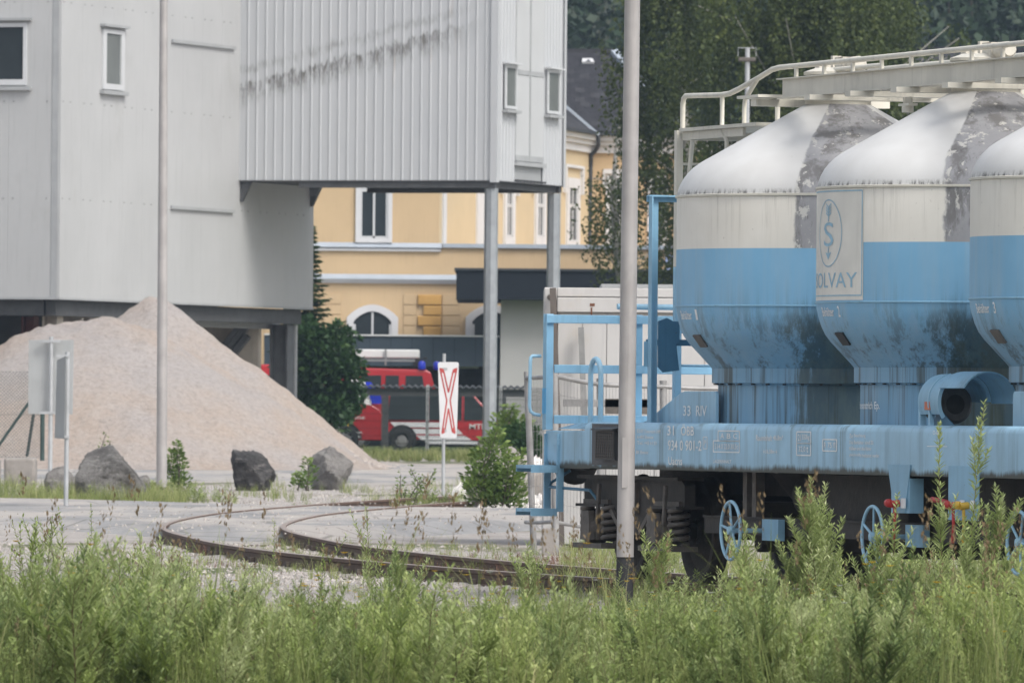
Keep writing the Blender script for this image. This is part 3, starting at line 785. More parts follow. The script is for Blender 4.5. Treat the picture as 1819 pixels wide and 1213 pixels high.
# road at the foot of the heap
xsr = [-30, -18, -10, -6, -3.5, -1.5, 0, 3, 10, 30]
road_sheet('yard_road', list(zip(xsr, [176, 176, 176, 176, 175, 174, 174, 174, 174, 174])), list(zip(xsr, [224, 224, 224, 224, 223, 222, 222, 222, 222, 222])), .012, skirt=.05)

# ---- track
near_pts = [W(u, -.752) for u in (30, 24, 18, 14, 10, 6, 3, 0.5)]
near_pts = [(p.x, p.y) for p in near_pts] + [(-.10, 86.8), (-1.0, 90.4), (-2.0, 95.2), (-2.92, 101), (-3.70, 107.6), (-4.22, 113), (-4.40, 118), (-4.25, 124.5), (-3.75, 131), (-1.95, 144), (1.2, 159)]
def catmull(pts, step=.35):
    out = []; pts = [Vector((*p, 0)) for p in pts]
    for i in range(len(pts) - 1):
        p0 = pts[max(i - 1, 0)]; p1 = pts[i]; p2 = pts[i + 1]; p3 = pts[min(i + 2, len(pts) - 1)]
        n = max(2, int((p2 - p1).length / step))
        for k in range(n):
            t = k / n
            out.append(.5 * ((2 * p1) + (p2 - p0) * t + (2 * p0 - 5 * p1 + 4 * p2 - p3) * t * t + (3 * p1 - p0 - 3 * p2 + p3) * t ** 3))
    out.append(pts[-1]); return out
cl = catmull(near_pts)
for _ in range(25):   # even out kinks
    cl = [cl[0]] + [(cl[i - 1] + 2 * cl[i] + cl[i + 1]) / 4 for i in range(1, len(cl) - 1)] + [cl[-1]]
def rail_z(D): return gz(D) + .15
nrm = []
for i in range(len(cl)):
    d = (cl[min(i + 1, len(cl) - 1)] - cl[max(i - 1, 0)]).normalized(); nrm.append(Vector((d.y, -d.x, 0)))
m_rail = mat('rusty_rail', (.105, .062, .042), .75, .3, 5, dirt=(.06, .045, .04), dirt_amt=.6, bump=.2)
m_railtop = mat('worn_rail_head', (.30, .23, .185), .45, .2, 4, metal=.4)
m_sleeper = mat('old_sleeper', (.085, .068, .055), .9, .3, 7, dirt=(.22, .19, .16), dirt_amt=.5, bump=.4)
track = thing('railway_track', 'rusty single railway track curving under the silo wagon', 'track', (cl[60].x, cl[60].y, -.15))
for off in (0.0, 1.503):
    sec = [(-.036, -.004), (-.036, -.035), (-.010, -.05), (-.010, -.13), (-.065, -.145), (-.065, -.155), (.065, -.155), (.065, -.145), (.010, -.13), (.010, -.05), (.036, -.035), (.036, -.004)]
    vs = []
    for i, p in enumerate(cl):
        for a, z in sec:
            q = p + nrm[i] * (off + a); vs.append((q.x, q.y, rail_z(p.y) + z))
    k = len(sec); g = G()
    g.add(vs, [(i * k + j, i * k + (j + 1) % k, (i + 1) * k + (j + 1) % k, (i + 1) * k + j) for i in range(len(cl) - 1) for j in range(k)])
    rl = mk('rail', g, m_rail, track, 35)
    sec = [(-.036, -.0045), (-.032, 0), (.032, 0), (.036, -.0045)]; vs = []
    for i, p in enumerate(cl):
        for a, z in sec:
            q = p + nrm[i] * (off + a); vs.append((q.x, q.y, rail_z(p.y) + z))
    g = G().add(vs, [(i * 4 + j, i * 4 + j + 1, (i + 1) * 4 + j + 1, (i + 1) * 4 + j) for i in range(len(cl) - 1) for j in range(3)])
    mk('rail_head', g, m_railtop, rl, 35)
acc = 0.0
for i in range(1, len(cl)):
    acc += (cl[i] - cl[i - 1]).length
    if acc > .63:
        acc = 0.0
        p = cl[i]
        if p.y > 113.5 and p.y < 141: continue
        n_ = nrm[i]; d = Vector((-n_.y, n_.x, 0)); c = p + n_ * .7515; z = rail_z(p.y)
        g = G().obox((c.x, c.y, z - .205), n_ * 1.27, d * .125, (0, 0, .05))
        for o in (0.0, 1.503):
            q = p + n_ * o
            g.obox((q.x, q.y, z - .151), n_ * .15, d * .08, (0, 0, .006))
            for s_ in (-.085, .085): g.obox((q.x + n_.x * s_, q.y + n_.y * s_, z - .115), n_ * .03, d * .05, (0, 0, .03))
        mk('sleeper', g, m_sleeper, track)

# ---- loose stones round the track
m_stone = NT('limestone_chips'); _p = m_stone.n('ShaderNodeAttribute', attribute_name='var')
m_stone = m_stone.fin(m_stone.mix(_p.outputs['Fac'], (.22, .20, .18), (.44, .405, .375)), .9)
def stones(name, pts, size, m):
    dirs = np.array([(1, 0, 0), (0, 1, 0), (-1, 0, 0), (0, -1, 0), (0, 0, 1)], float)
    tri = [(0, 1, 4), (1, 2, 4), (2, 3, 4), (3, 0, 4)]
    out = np.zeros((len(pts), 4, 3, 3)); var = np.repeat(rng.random(len(pts)), 4)
    for i, p in enumerate(pts):
        s = size * rng.uniform(.5, 1.5); a = rng.uniform(0, 6.28)
        R = np.array([[math.cos(a), -math.sin(a), 0], [math.sin(a), math.cos(a), 0], [0, 0, 1]])
        v = (dirs * rng.uniform(.55, 1.1, (5, 1)) * s * np.array([1, 1, .8])) @ R.T + np.array(p)
        v[:4, 2] -= s * .15
        for k, f in enumerate(tri): out[i, k] = v[list(f)]
    return kind(np_mesh(name, out.reshape(-1, 3, 3), 3, m, var), 'stuff')
pts = []
for _ in range(14000):
    i = rng.integers(20, len(cl)); p = cl[i] + nrm[i] * rng.normal(.75, 1.7)
    if 112 < p.y < 143: continue
    pts.append((p.x, p.y + rng.normal(0, .6), gz(p.y) + .005))
for _ in range(5000):
    D = rng.uniform(72, 112); pts.append((PX(rng.uniform(-30, 1100), D), D, gz(D) + .003))
for _ in range(1800):
    i = rng.integers(60, len(cl)); p = cl[i] + nrm[i] * rng.normal(.75, 2.2)
    if 112 < p.y < 143: pts.append((p.x, p.y, gz(p.y) + .131))
for _ in range(2500):
    D = rng.uniform(143, 174); pts.append((PX(rng.uniform(250, 960), D), D, gz(D) + .003))
stones('gravel', pts, .024, m_stone)
pts = []
for _ in range(2600):   # white rubble bank behind the crossing board
    D = rng.uniform(142, 172); x = rng.uniform(815, 1010)
    h = .62 * max(0, 1 - abs(D - 160) / 17) * min(1, max(0, (x - 800) / 90))
    pts.append((PX(x, D), D, gz(D) + h))
m_rub = mat('white_rubble', (.62, .59, .56), .9, .2, 4, bump=.4)
stones('rubble', pts, .10, m_rub)
g = G(); vs = []; NX, NY = 24, 14
for j in range(NY + 1):
    D = 141 + 33 * j / NY
    for i in range(NX + 1):
        x = 790 + 260 * i / NX
        h = .62 * max(0, 1 - abs(D - 160) / 17) * min(1, max(0, (x - 800) / 90)) + .05 * math.sin(i * 1.7 + j) * math.sin(j * 2.1)
        edge = i in (0, NX) or j in (0, NY)
        vs.append((PX(x, D), D, gz(D) + (-.05 if edge else max(.012, h))))
g.add(vs, [(j * (NX + 1) + i, j * (NX + 1) + i + 1, (j + 1) * (NX + 1) + i + 1, (j + 1) * (NX + 1) + i) for j in range(NY) for i in range(NX)])
tag(mk('rubble_bank', g, m_rub, None, 60), 'low bank of white rubble beside the bushes and the crossing board', 'rubble bank')

# ================================================================== the heap
def fbm(x, y, o=5, s=1.0, seed=0):
    v = 0; a = .5
    for k in range(o):
        v += a * math.sin(x * s * 1.7 ** k * 2.1 + seed + 1.3 * k + 1.7 * math.sin(y * s * 1.7 ** k * 1.3 + k)) * math.sin(y * s * 1.7 ** k * 1.9 + .7 * seed + 2.1 * k + 1.3 * math.sin(x * s * 1.7 ** k * 1.1)); a *= .55
    return v
PK1 = P(272, 530, 212.0); PK2 = P(165, 566, 206.5); PK3 = P(-60, 640, 206)
def heap_h(x, y):
    """several tipped cones of loose limestone merged together"""
    h = -9
    for c, sl, rr in ((PK1, .735, .22), (PK2, .62, 1.3), (PK3, .52, 1.6), (P(215, 580, 208), .66, .8), (P(95, 588, 206), .60, .4)):
        d = math.hypot(x - c.x, (y - c.y) * 1.0)
        hh = c.z - sl * (math.sqrt(d * d + rr * rr) - rr)
        h = max(h, hh)
    return h
g = G(); vs = []; st = .12
X0, X1, Y0, Y1 = -17.0, -1.2, 194.5, 222.0
nxh, nyh = int((X1 - X0) / st), int((Y1 - Y0) / (st * 1.6))
for j in range(nyh + 1):
    y = Y0 + (Y1 - Y0) * j / nyh
    for i in range(nxh + 1):
        x = X0 + (X1 - X0) * i / nxh
        h = heap_h(x, y); b = gz(y)
        e = h - b
        if e < .35: h = b + .35 * math.exp((e - .35) / .35) - .02     # slumped foot
        up = max(0, min(1, (h - b) / .8))
        h += up * (.13 * fbm(x, y, 4, .55, 1) + .06 * fbm(x, y, 4, 2.2, 4) + .05 * abs(fbm(x * 2.2, y * .35, 3, .9, 9)))
        _a = math.atan2(y - PK1.y, x - PK1.x); _d = math.hypot(x - PK1.x, y - PK1.y)
        h -= up * .07 * max(0, fbm(_a * 7, _d * .25, 4, 1.0, 5)) * min(1, _d / 1.5)
        if h - b > 2.4 and x < -7.9: h += .07 * fbm(x * 3, y * 3, 4, 1.3, 3)
        h -= .06 * (1 - up)
        if i in (0, nxh) or j in (0, nyh): h = b - .1
        vs.append((x, y, h))
g.add(vs, [(j * (nxh + 1) + i, j * (nxh + 1) + i + 1, (j + 1) * (nxh + 1) + i + 1, (j + 1) * (nxh + 1) + i) for j in range(nyh) for i in range(nxh)])
t = NT('heaped_limestone'); p = t.pos()
n1 = t.noise(t.scale(p, (.30, .30, .55)), 1.0, 5, .6); n2 = t.noise(p, 9, 9, .9); n3 = t.noise(p, 2.1, 6, .7)
c = t.mix(t.sm(n1, .36, .64), (.53, .485, .465), (.57, .46, .38))
c = t.mix(t.math('MULTIPLY', t.sm(n3, .40, .70), .55), c, (.58, .52, .475))
c = t.mix(t.math('MULTIPLY', t.sm(n2, .50, .60), .7), c, (.37, .32, .285)); c = t.mix(t.math('MULTIPLY', t.sm(n2, .50, .40), .5), c, (.66, .61, .57))
t.bump(n2, 1.0, .12)
m_heap = t.fin(c, .95)
heap = tag(mk('gravel_heap', g, m_heap, None, 60), 'tall pale heap of crushed limestone in front of the white tower', 'heap')
pts = []
for _ in range(5000):
    x = rng.uniform(-15, -2.2); y = rng.uniform(195.5, 212); h = heap_h(x, y)
    e = h - gz(y)
    if e < .35: h = gz(y) + .35 * math.exp((e - .35) / .35) - .02
    if h - gz(y) < .05 and rng.random() < .85: continue
    pts.append((x, y, h + .0))
_t = NT('heap_stones'); _a = _t.n('ShaderNodeAttribute', attribute_name='var')
m_hstone = _t.fin(_t.mix(_a.outputs['Fac'], (.38, .33, .29), (.54, .48, .43)), .95)
stones('loose_stones', pts, .022, m_hstone)

# ================================================================== boulders and blocks
def rock(g, c, sx, sy, sz, seed, sharp=.25, n=30):
    r_ = random.Random(seed)
    planes = [(Vector((r_.uniform(-1, 1), r_.uniform(-1, 1), r_.uniform(-.5, 1))).normalized(), r_.uniform(.50, .88)) for _ in range(13)]
    vs = []; fs = []
    for j in range(n + 1):
        th = math.pi * j / n
        for i in range(2 * n):
            ph = math.pi * i / n
            d = Vector((math.sin(th) * math.cos(ph), math.sin(th) * math.sin(ph), math.cos(th)))
            r = 1.0
            for q, o in planes:
                k = d.dot(q)
                if k > o * .98: r = min(r, o / k)
            r *= 1.08 + .09 * fbm(d.x * 3 + seed, d.y * 3 + d.z * 4, 5, 1.2, seed) + .09 * abs(fbm(d.x * 5 - d.z * 3, d.y * 5 + d.z * 6 + seed, 6, 1.5, seed + 2))
            vs.append((c[0] + d.x * r * sx, c[1] + d.y * r * sy, max(c[2] - .12, c[2] + sz * .42 + d.z * r * sz * .60)))
    m2 = 2 * n
    for j in range(n):
        for i in range(m2):
            fs.append((j * m2 + i, (j + 1) * m2 + i, (j + 1) * m2 + (i + 1) % m2, j * m2 + (i + 1) % m2))
    return g.add(vs, fs)
def rock_mat(name, a, b, c):
    t = NT(name); p = t.pos(); n = t.noise(p, 2.6, 8, .7); n2 = t.noise(t.scale(p, (1, 1, 3.5)), 2.0, 6, .7)
    col = t.mix(t.sm(n, .35, .65), a, b); col = t.mix(t.math('MULTIPLY', t.sm(n2, .52, .70), .8), col, c)
    t.bump(t.noise(p, 5, 9, .8), 1.0, .3); return t.fin(col, .92, 0, .2)
m_rock1 = rock_mat('dark_boulder', (.18, .172, .165), (.36, .345, .33), (.50, .48, .455))
m_rock2 = rock_mat('black_boulder', (.085, .082, .082), (.20, .193, .19), (.42, .395, .375))
m_rock3 = rock_mat('pale_boulder', (.32, .30, .285), (.50, .475, .45), (.22, .21, .20))
def boulder(px, py_base, wpx, hpx, D, seed, m_, label, group=None):
    c = P(px, py_base, D); sc = D / F
    o = mk('boulder', rock(G(), (c.x, c.y, gz(D)), wpx * sc / 2, .55, hpx * sc, seed), m_, None, 24)
    return tag(o, label, 'boulder', group)
boulder(196, 890, 132, 92, 151.5, 3, m_rock1, 'big rugged grey boulder beside the sign posts')
boulder(245, 845, 50, 40, 158, 12, m_rock3, 'small pale boulder leaning behind the big rugged grey boulder')
boulder(112, 872, 62, 48, 156, 15, m_rock3, 'pale low stone between the sign posts and the big boulder')
boulder(448, 873, 92, 78, 165.5, 29, m_rock2, 'blackish angular boulder at the foot of the heap')
boulder(591, 871, 84, 70, 168, 41, m_rock3, 'pale grey rounded boulder near the yard road')
m_conc = mat('weathered_concrete', (.25, .23, .21), .9, .2, 3, dirt=(.17, .15, .13), dirt_amt=.6, bump=.35)
for px, y, w, h, D, lab in ((36, 862, 56, 50, 170, 'rough concrete block standing below the wire fence'), (-30, 858, 60, 46, 171, 'concrete block at the end of the wire fence')):
    c = P(px, y, D); s_ = D / F
    tag(mk('concrete_block', G().box((c.x - w * s_ / 2, D - .3, gz(D) - .1), (c.x + w * s_ / 2, D + .4, gz(D) + h * s_)), m_conc, None, bevel=.05), lab, 'block')
c = P(845, 905, 143)
cb = rock(G(), (PX(890, 147), 147, gz(147) - .05), .62, .5, 1.0, 77)
tag(mk('concrete_lump', cb, m_conc, None, 50), 'pale broken concrete lump half hidden by the leafy bush', 'rubble')
c = PX(972, 108)
o = thing('fence_foot', 'small concrete foot at the bottom of the temporary fence', 'fence foot', (c, 106.4, gz(106)))
mk('block', G().box((c - .06, 106.2, gz(106) - .02), (c + .10, 106.5, gz(106) + .32)), m_conc, o, bevel=.02)

# ================================================================== poles and signs
m_galv = mat('galvanised_steel', (.42, .43, .44), .5, .12, 3, metal=.35, streak=.25)
m_pole = mat('dull_aluminium_pole', (.38, .36, .35), .45, .1, 3, metal=.25, streak=.35)
m_black_foot = mat('black_foot', (.02, .02, .022), .7, .2, 5)
m_alu = mat('bare_aluminium', (.36, .37, .37), .5, .08, 2, metal=.3, streak=.2)
D = 75.0; b = Vector((P(1109, 1100, D).x, D, gz(D))); tpt = P(1123.5, -20, D)
dd = (tpt - b).normalized()
pl = thing('lamp_pole', 'slightly leaning grey metal pole in front of the silo wagon', 'pole', b)
r0, r1 = .0685, .066
pole = mk('shaft', G().tube([b + dd * .47, b + dd * 2.5, b + dd * 5.0, b + dd * 9.0], [.070, .068, .063, .055], 28), m_pole, pl, 40)
mk('foot_sleeve', G().tube([b - dd * .1, b + dd * .46], .0705, 28), m_black_foot, pl, 40)
q = b + dd * 1.22
mk('service_door', G().box((q.x - .034, q.y - .0735, q.z - .19), (q.x + .012, q.y - .0705, q.z + .22)), m_pole, pl)
mk('lamp_head', G().tube([b + dd * 9.0, b + dd * 9.2, b + dd * 9.3 + Vector((-.6, 0, .1))], .05, 12).box((b.x - 1.3, D - .15, 9.25), (b.x - .5, D + .15, 9.4)), m_galv, pl)
D = 160.0; b = Vector((P(287, 878, D).x, D, gz(D))); tpt = P(291, -20, D); dd = (tpt - b).normalized()
pl = thing('lamp_pole', 'tall grey metal pole in front of the limestone heap', 'pole', b)
mk('shaft', G().tube([b + dd * .1, b + dd * 3, b + dd * 6, b + dd * 11], [.092, .088, .078, .06], 24), m_pole, pl, 40)
mk('foot_sleeve', G().tube([b - dd * .1, b + dd * .12], .095, 24), m_black_foot, pl, 40)
mk('lamp_head', G().tube([b + dd * 11, b + dd * 11.2, b + dd * 11.3 + Vector((-.8, 0, .1))], .05, 12).box((b.x - 1.6, D - .15, 11.25), (b.x - .6, D + .15, 11.42)), m_galv, pl)

m_signwhite = mat('sign_white', (.58, .58, .59), .45, .05, 3, streak=.12)
m_signred = mat('sign_red', (.40, .055, .05), .5, .12, 6)
D = 150.0
b = Vector((P(787, 893, D).x, D, gz(D)))
xs_ = thing('crossing_sign', 'white level crossing board with a red outlined cross on a post', 'road sign', b)
s_ = D / F
top = P(789, 628, D)
mk('post', G().tube([b - Vector((0, 0, .1)), top], .028, 14), m_galv, xs_, 40)
A_, B_, C_, E_ = P(778, 643, D - .05), P(815, 643, D - .02), P(811.5, 778, D - .02), P(782, 778, D - .05)
def bil(s, t, dy=0.0):
    q = (A_ * (1 - s) + B_ * s) * (1 - t) + (E_ * (1 - s) + C_ * s) * t
    return Vector((q.x, q.y + dy, q.z))
def rounded(n=5, r=.1, asp=.27):
    out = []
    for cx, cy, a0 in ((1 - r, r * asp, -90), (1 - r, 1 - r * asp, 0), (r, 1 - r * asp, 90), (r, r * asp, 180)):
        for k in range(n):
            a = math.radians(a0 + 90 * k / (n - 1)); out.append((cx + r * math.cos(a), cy + r * asp * math.sin(a)))
    return out
bd = mk('board', G().prism([bil(s, t) for s, t in rounded()], (0, .012, 0)), m_signwhite, xs_)
g = G()
def sline(pts, w=.055):
    for (a, b_) in zip(pts[:-1], pts[1:]):
        pa, pb = bil(*a, -.003), bil(*b_, -.003); d = (pb - pa).normalized(); n_ = Vector((d.z, 0, -d.x)) * w * .3
        g.quad(pa - n_, pb - n_, pb + n_, pa + n_)
L = .040
sline([(.09, .085), (.25, .10), (.50, .40), (.75, .10), (.91, .085), (.59, .505), (.885, .935), (.73, .92), (.50, .61), (.27, .92), (.115, .935), (.41, .505), (.09, .085)], L)
def stri(*p): g.add([bil(a, b_, -.004) for a, b_ in p], [tuple(range(len(p)))])
stri((.08, .075), (.26, .10), (.25, .145), (.10, .13)); stri((.92, .075), (.74, .10), (.75, .145), (.90, .13))
stri((.10, .95), (.28, .92), (.24, .86), (.13, .88)); stri((.90, .95), (.72, .92), (.76, .86), (.87, .88))
mk('red_cross', g, m_signred, bd)
mk('clamp', G().box((b.x - .05, D - .045, A_.z - .13), (b.x + .05, D + .035, A_.z - .09)).box((b.x - .05, D - .045, E_.z + .1), (b.x + .05, D + .035, E_.z + .14)), m_galv, xs_)

D = 135.0; b = Vector((P(117, 912, D).x, D, gz(D)))
sg = thing('crossing_sign', 'narrow crossing board on a galvanised post, seen from behind', 'road sign', b)
mk('post', G().tube([b - Vector((0, 0, .1)), P(120, 625, D)], .034, 14), m_galv, sg, 40)
g = G().prism([P(101, 640, D + .1), P(97, 778, D + .1), P(114, 779, D - .6), P(117, 632, D - .6)], (.004, .012, 0))
bd = mk('board', g, m_alu, sg)
for y in (632, 776):
    mk('clamp', G().bar(P(100, y, D - .03), P(123, y, D - .03), .05, .035), m_galv, sg)
D = 176.0; b = Vector((P(89, 862, D).x, D, gz(D)))
sg = thing('road_sign', 'large rectangular sign seen from behind, its back bare metal', 'road sign', b)
mk('post', G().tube([b - Vector((0, 0, .1)), P(91, 598, D)], .042, 14), m_galv, sg, 40)
mk('board', G().prism([P(51, 604, D + .12), P(131, 604, D + .12), P(129, 736, D + .12), P(50, 735, D + .12)], (0, .01, 0)), m_alu, sg, bevel=.004)
for y in (606, 733):
    mk('clamp', G().bar(P(70, y, D - .02), P(107, y, D - .02), .06, .05), m_galv, sg)
# wire fence in front of the heap
m_green = mat('green_fence_steel', (.03, .055, .05), .6, .2, 6)
m_wire = mat('fence_wire', (.20, .21, .20), .6, .15, 6, metal=.4)
D = 184.0
fn_ = thing('wire_fence', 'chain link fence on dark green posts below the heap', 'fence', (PX(75, D), D, gz(D)))
mk('post', G().tube([P(75, 818, D), P(76, 700, D)], .045, 10), m_green, fn_)
mk('post', G().tube([P(-40, 818, D), P(-40, 655, D)], .045, 10), m_green, fn_)
mk('brace', G().tube([P(48, 810, D + .3), P(62, 720, D)], .032, 8), m_green, fn_)
mk('brace', G().tube([P(-5, 795, D), P(52, 714, D)], .03, 8), m_green, fn_)
g = G(); zt_, zb_ = P(0, 660, D).z, P(0, 812, D).z; xl, xr = PX(-60, D), PX(76, D); hh = zt_ - zb_
for k in range(-26, 28):
    x = xl + k * .07
    for sgn in (1, -1):
        a = [x if sgn > 0 else x + hh, zb_]; e = [x + hh if sgn > 0 else x, zt_]
        def clipx(px_, lim, a=a, e=e): return a[1] + (e[1] - a[1]) * (lim - a[0]) / (e[0] - a[0])
        p0, p1 = list(a), list(e)
        lo, hi = (p0, p1) if p0[0] < p1[0] else (p1, p0)
        if hi[0] < xl or lo[0] > xr: continue
        if lo[0] < xl: lo[1] = clipx(0, xl); lo[0] = xl
        if hi[0] > xr: hi[1] = clipx(0, xr); hi[0] = xr
        g.tube([(lo[0], D, lo[1]), (hi[0], D, hi[1])], .0042, 3, False)
for z in (zt_, (zt_ + zb_) / 2, zb_): g.tube([(xl, D - .01, z), (xr, D - .01, z)], .004, 4, False)
kind(mk('mesh', g, m_wire, fn_), 'stuff')
# ================================================================== buildings
def hit(x, y, p0, n):
    """photo pixel -> point on the plane through p0 with normal n"""
    r = ray(x, y); c = Vector((0, 0, ZC)); t = (Vector(p0) - c).dot(n) / r.dot(n); return c + r * t
m_clad = mat('white_cladding', (.40, .405, .405), .5, .05, .35, streak=.20, dirt=(.29, .285, .27), dirt_amt=.35)
m_clad2 = mat('white_cladding_older', (.585, .595, .61), .5, .04, .6, streak=.12)
m_flash = mat('grey_flashing', (.32, .33, .335), .5, .08, 2, streak=.2)
m_frame = mat('white_window_frame', (.50, .51, .52), .45, .04, 2)
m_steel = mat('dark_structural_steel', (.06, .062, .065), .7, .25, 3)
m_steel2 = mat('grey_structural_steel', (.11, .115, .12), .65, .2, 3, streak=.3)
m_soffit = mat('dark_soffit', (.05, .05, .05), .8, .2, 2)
m_beige = mat('beige_concrete', (.44, .40, .34), .85, .15, 1.2, streak=.3)
def glass(name, c=(.02, .025, .028), rough=.06):
    t = NT(name); p = t.pos(); n = t.noise(p, 1.2, 3, .5)
    t.bump(n, .04, .05)
    return t.fin(t.mix(n, c, tuple(x * 1.8 + .004 for x in c)), rough, 0.0, .18)
m_glass = glass('dark_glass')
m_glass2 = glass('milky_glass', (.09, .098, .095), .25)
m_rivet = mat('rivet_dark', (.20, .20, .20), .6, .2, 5)

C0 = P(105, 528, 215.0)
ZB = 4.135
E1 = Vector((.318, .948, 0)).normalized(); E2 = Vector((E1.y, -E1.x, 0))
TO = Vector((C0.x, C0.y, 0))
def TB(t, w, z): return TO + E1 * t + E2 * w + Vector((0, 0, z))
def th(x, y):      # pixel on the long right-hand face -> (t, z)
    q = hit(x, y, TO, E2); return ((q - TO).dot(E1), q.z)
def lh(x, y):      # pixel on the left face -> (w, z)
    q = hit(x, y, TO, E1); return ((q - TO).dot(E2), q.z)
def tbox(g, t0, t1, w0, w1, z0, z1):
    return g.obox(TB((t0 + t1) / 2, (w0 + w1) / 2, (z0 + z1) / 2), E1 * (t1 - t0) / 2, E2 * (w1 - w0) / 2, (0, 0, (z1 - z0) / 2))
ZT = 15.5; TL = 17.46; WLEFT = -9.0
tower = thing('silo_tower', 'tall white clad tower raised on columns behind the limestone heap', 'tower', TB(8, -4, gz(222)))
tower.location.z = gz(222)
npan = 13; pw = TL / npan
for k in range(npan):
    mk('cladding_panel', tbox(G(), k * pw + .0015, (k + 1) * pw - .0015, -.06, 0.0, ZB, ZT), m_clad, tower)
for k in range(8):
    mk('cladding_panel', tbox(G(), .0, .06, -.22 - (k + 1) * 1.08 + .0015, -.22 - k * 1.08 - .0015, ZB, ZT), m_clad, tower)
mk('corner_flashing', tbox(G(), -.012, .05, -.214, -.0615, ZB, ZT), m_flash, tower)
mk('drip_edge', tbox(tbox(G(), -.02, TL, -.05, .02, ZB - .05, ZB - .002), -.02, .05, WLEFT, -.052, ZB - .05, ZB - .002), m_flash, tower)
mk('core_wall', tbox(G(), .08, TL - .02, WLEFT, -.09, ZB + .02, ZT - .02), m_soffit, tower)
g = G()
zrows = [th(180, 187)[1], th(120, 5)[1], th(100, 352)[1]]
for z in zrows:
    for k in range(npan):
        for dt in (.14, .60):
            g.obox(TB(k * pw + dt, .004, z), E1 * .03, E2 * .005, (0, 0, .011))
    for k in range(8):
        for dw in (.12, .96):
            g.obox(TB(-.006, -.22 - k * 1.08 - dw, z), E1 * .008, E2 * .014, (0, 0, .014))
kind(mk('rivets', g, m_rivet, tower), 'stuff')
def tower_window(face, x0, x1, y0, y1, m_g, fw=.09):
    f = th if face == 't' else lh
    (a0, z1), (a1, z0) = f(x0, (y0)), f(x1, y1)
    z1 = (f(x0, y0)[1] + f(x1, y0)[1]) / 2; z0 = (f(x0, y1)[1] + f(x1, y1)[1]) / 2
    a0, a1 = sorted((a0, a1)); fa = fw * (2.4 if face == 't' else 1)
    def bx(g, p, q, z0, z1, d0, d1):
        return tbox(g, p, q, d0, d1, z0, z1) if face == 't' else tbox(g, -d1, -d0, p, q, z0, z1)
    g = bx(G(), a0, a0 + fa, z0, z1, .003, .05); bx(g, a1 - fa, a1, z0, z1, .003, .05)
    bx(g, a0 + fa, a1 - fa, z1 - fw, z1, .003, .05); bx(g, a0 + fa, a1 - fa, z0, z0 + fw * 1.5, .003, .05)
    wd = mk('window', g, m_frame, tower)
    mk('pane', bx(G(), a0 + fa, a1 - fa, z0 + fw * 1.5, z1 - fw, .004, .012), m_g, wd)
    mk('window_hood', bx(G(), a0 - .12, a1 + .12, z1 + .06, z1 + .12, .003, .14), m_flash, wd)
    mk('window_sill', bx(G(), a0 - .12, a1 + .12, z0 - .12, z0 - .03, .003, .12), m_flash, wd)
tower_window('t', 181, 218, 54, 160, m_glass2)
tower_window('l', -75, 48, 42, 152, m_glass)
for x0, x1, y0, y1 in ((304, 415, 73, 86), (302, 413, 369, 375)):
    (t0, z0), (t1, z1) = th(x0, y0), th(x1, y1)
    mk('ledge', tbox(G(), t0, t1, .003, .07, (z0 + z1) / 2 - .04, (z0 + z1) / 2 + .04), m_flash, tower)
# underside
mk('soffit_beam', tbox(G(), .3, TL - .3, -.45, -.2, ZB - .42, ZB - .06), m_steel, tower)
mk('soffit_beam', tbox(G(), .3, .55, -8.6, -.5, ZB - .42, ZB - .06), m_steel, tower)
mk('soffit_beam', tbox(G(), 9.5, TL + .1, -1.0, -.9, ZB - .55, ZB - .38), m_flash, tower)
for t, w, m_, s_ in ((TL - .6, -.60, m_steel2, .24), (1.2, -.62, m_beige, .19), (1.6, -1.35, mat('red_lead_steel', (.09, .022, .018), .7, .2, 4), .16), (9.2, -.9, m_steel, .2), (9, -8.5, m_steel, .25), (TL - .6, -8.5, m_steel, .25), (1.2, -8.5, m_steel, .25)):
    g = tbox(G(), t - s_, t + s_, w - s_, w - s_ + .05, gz(220), ZB - .43); tbox(g, t - s_, t + s_, w + s_ - .05, w + s_, gz(220), ZB - .43); tbox(g, t - .03, t + .03, w - s_ + .05, w + s_ - .05, gz(220), ZB - .43)
    mk('column', g, m_, tower)
mk('downpipe', G().tube([TB(TL - .28, -.36, ZB - .43), TB(TL - .28, -.36, gz(231))], .06, 10), m_flash, tower, 40)
mk('inner_wall', tbox(G(), TL - 1.2, TL - 1.0, -8.7, -1.0, gz(225), ZB - .06), m_beige, tower)
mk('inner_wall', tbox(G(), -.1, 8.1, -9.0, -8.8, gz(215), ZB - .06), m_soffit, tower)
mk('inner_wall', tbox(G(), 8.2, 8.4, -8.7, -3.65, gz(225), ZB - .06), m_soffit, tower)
a, b_ = TB(15.9, -1.15, ZB - .45), TB(15.9, -2.3, 2.3)
for dz in (.0, -.28, .22): mk('brace', G().bar(a + Vector((0, 0, dz)), b_ + Vector((0, 0, dz)), .2, .13), m_steel2, tower)
mk('switch_box', tbox(G(), TL - 1.35, TL - 1.21, -1.75, -1.5, 2.0, 2.6), mat('dark_red_box', (.08, .02, .015), .6, .2, 4), tower)
mk('hose', G().tube([TB(9.6, -.8, ZB - .42), TB(9.62, -.75, ZB - .6), TB(9.7, -.75, ZB - .85)], .05, 8), mat('turquoise_hose', (.05, .25, .28), .6, .2, 4), tower)

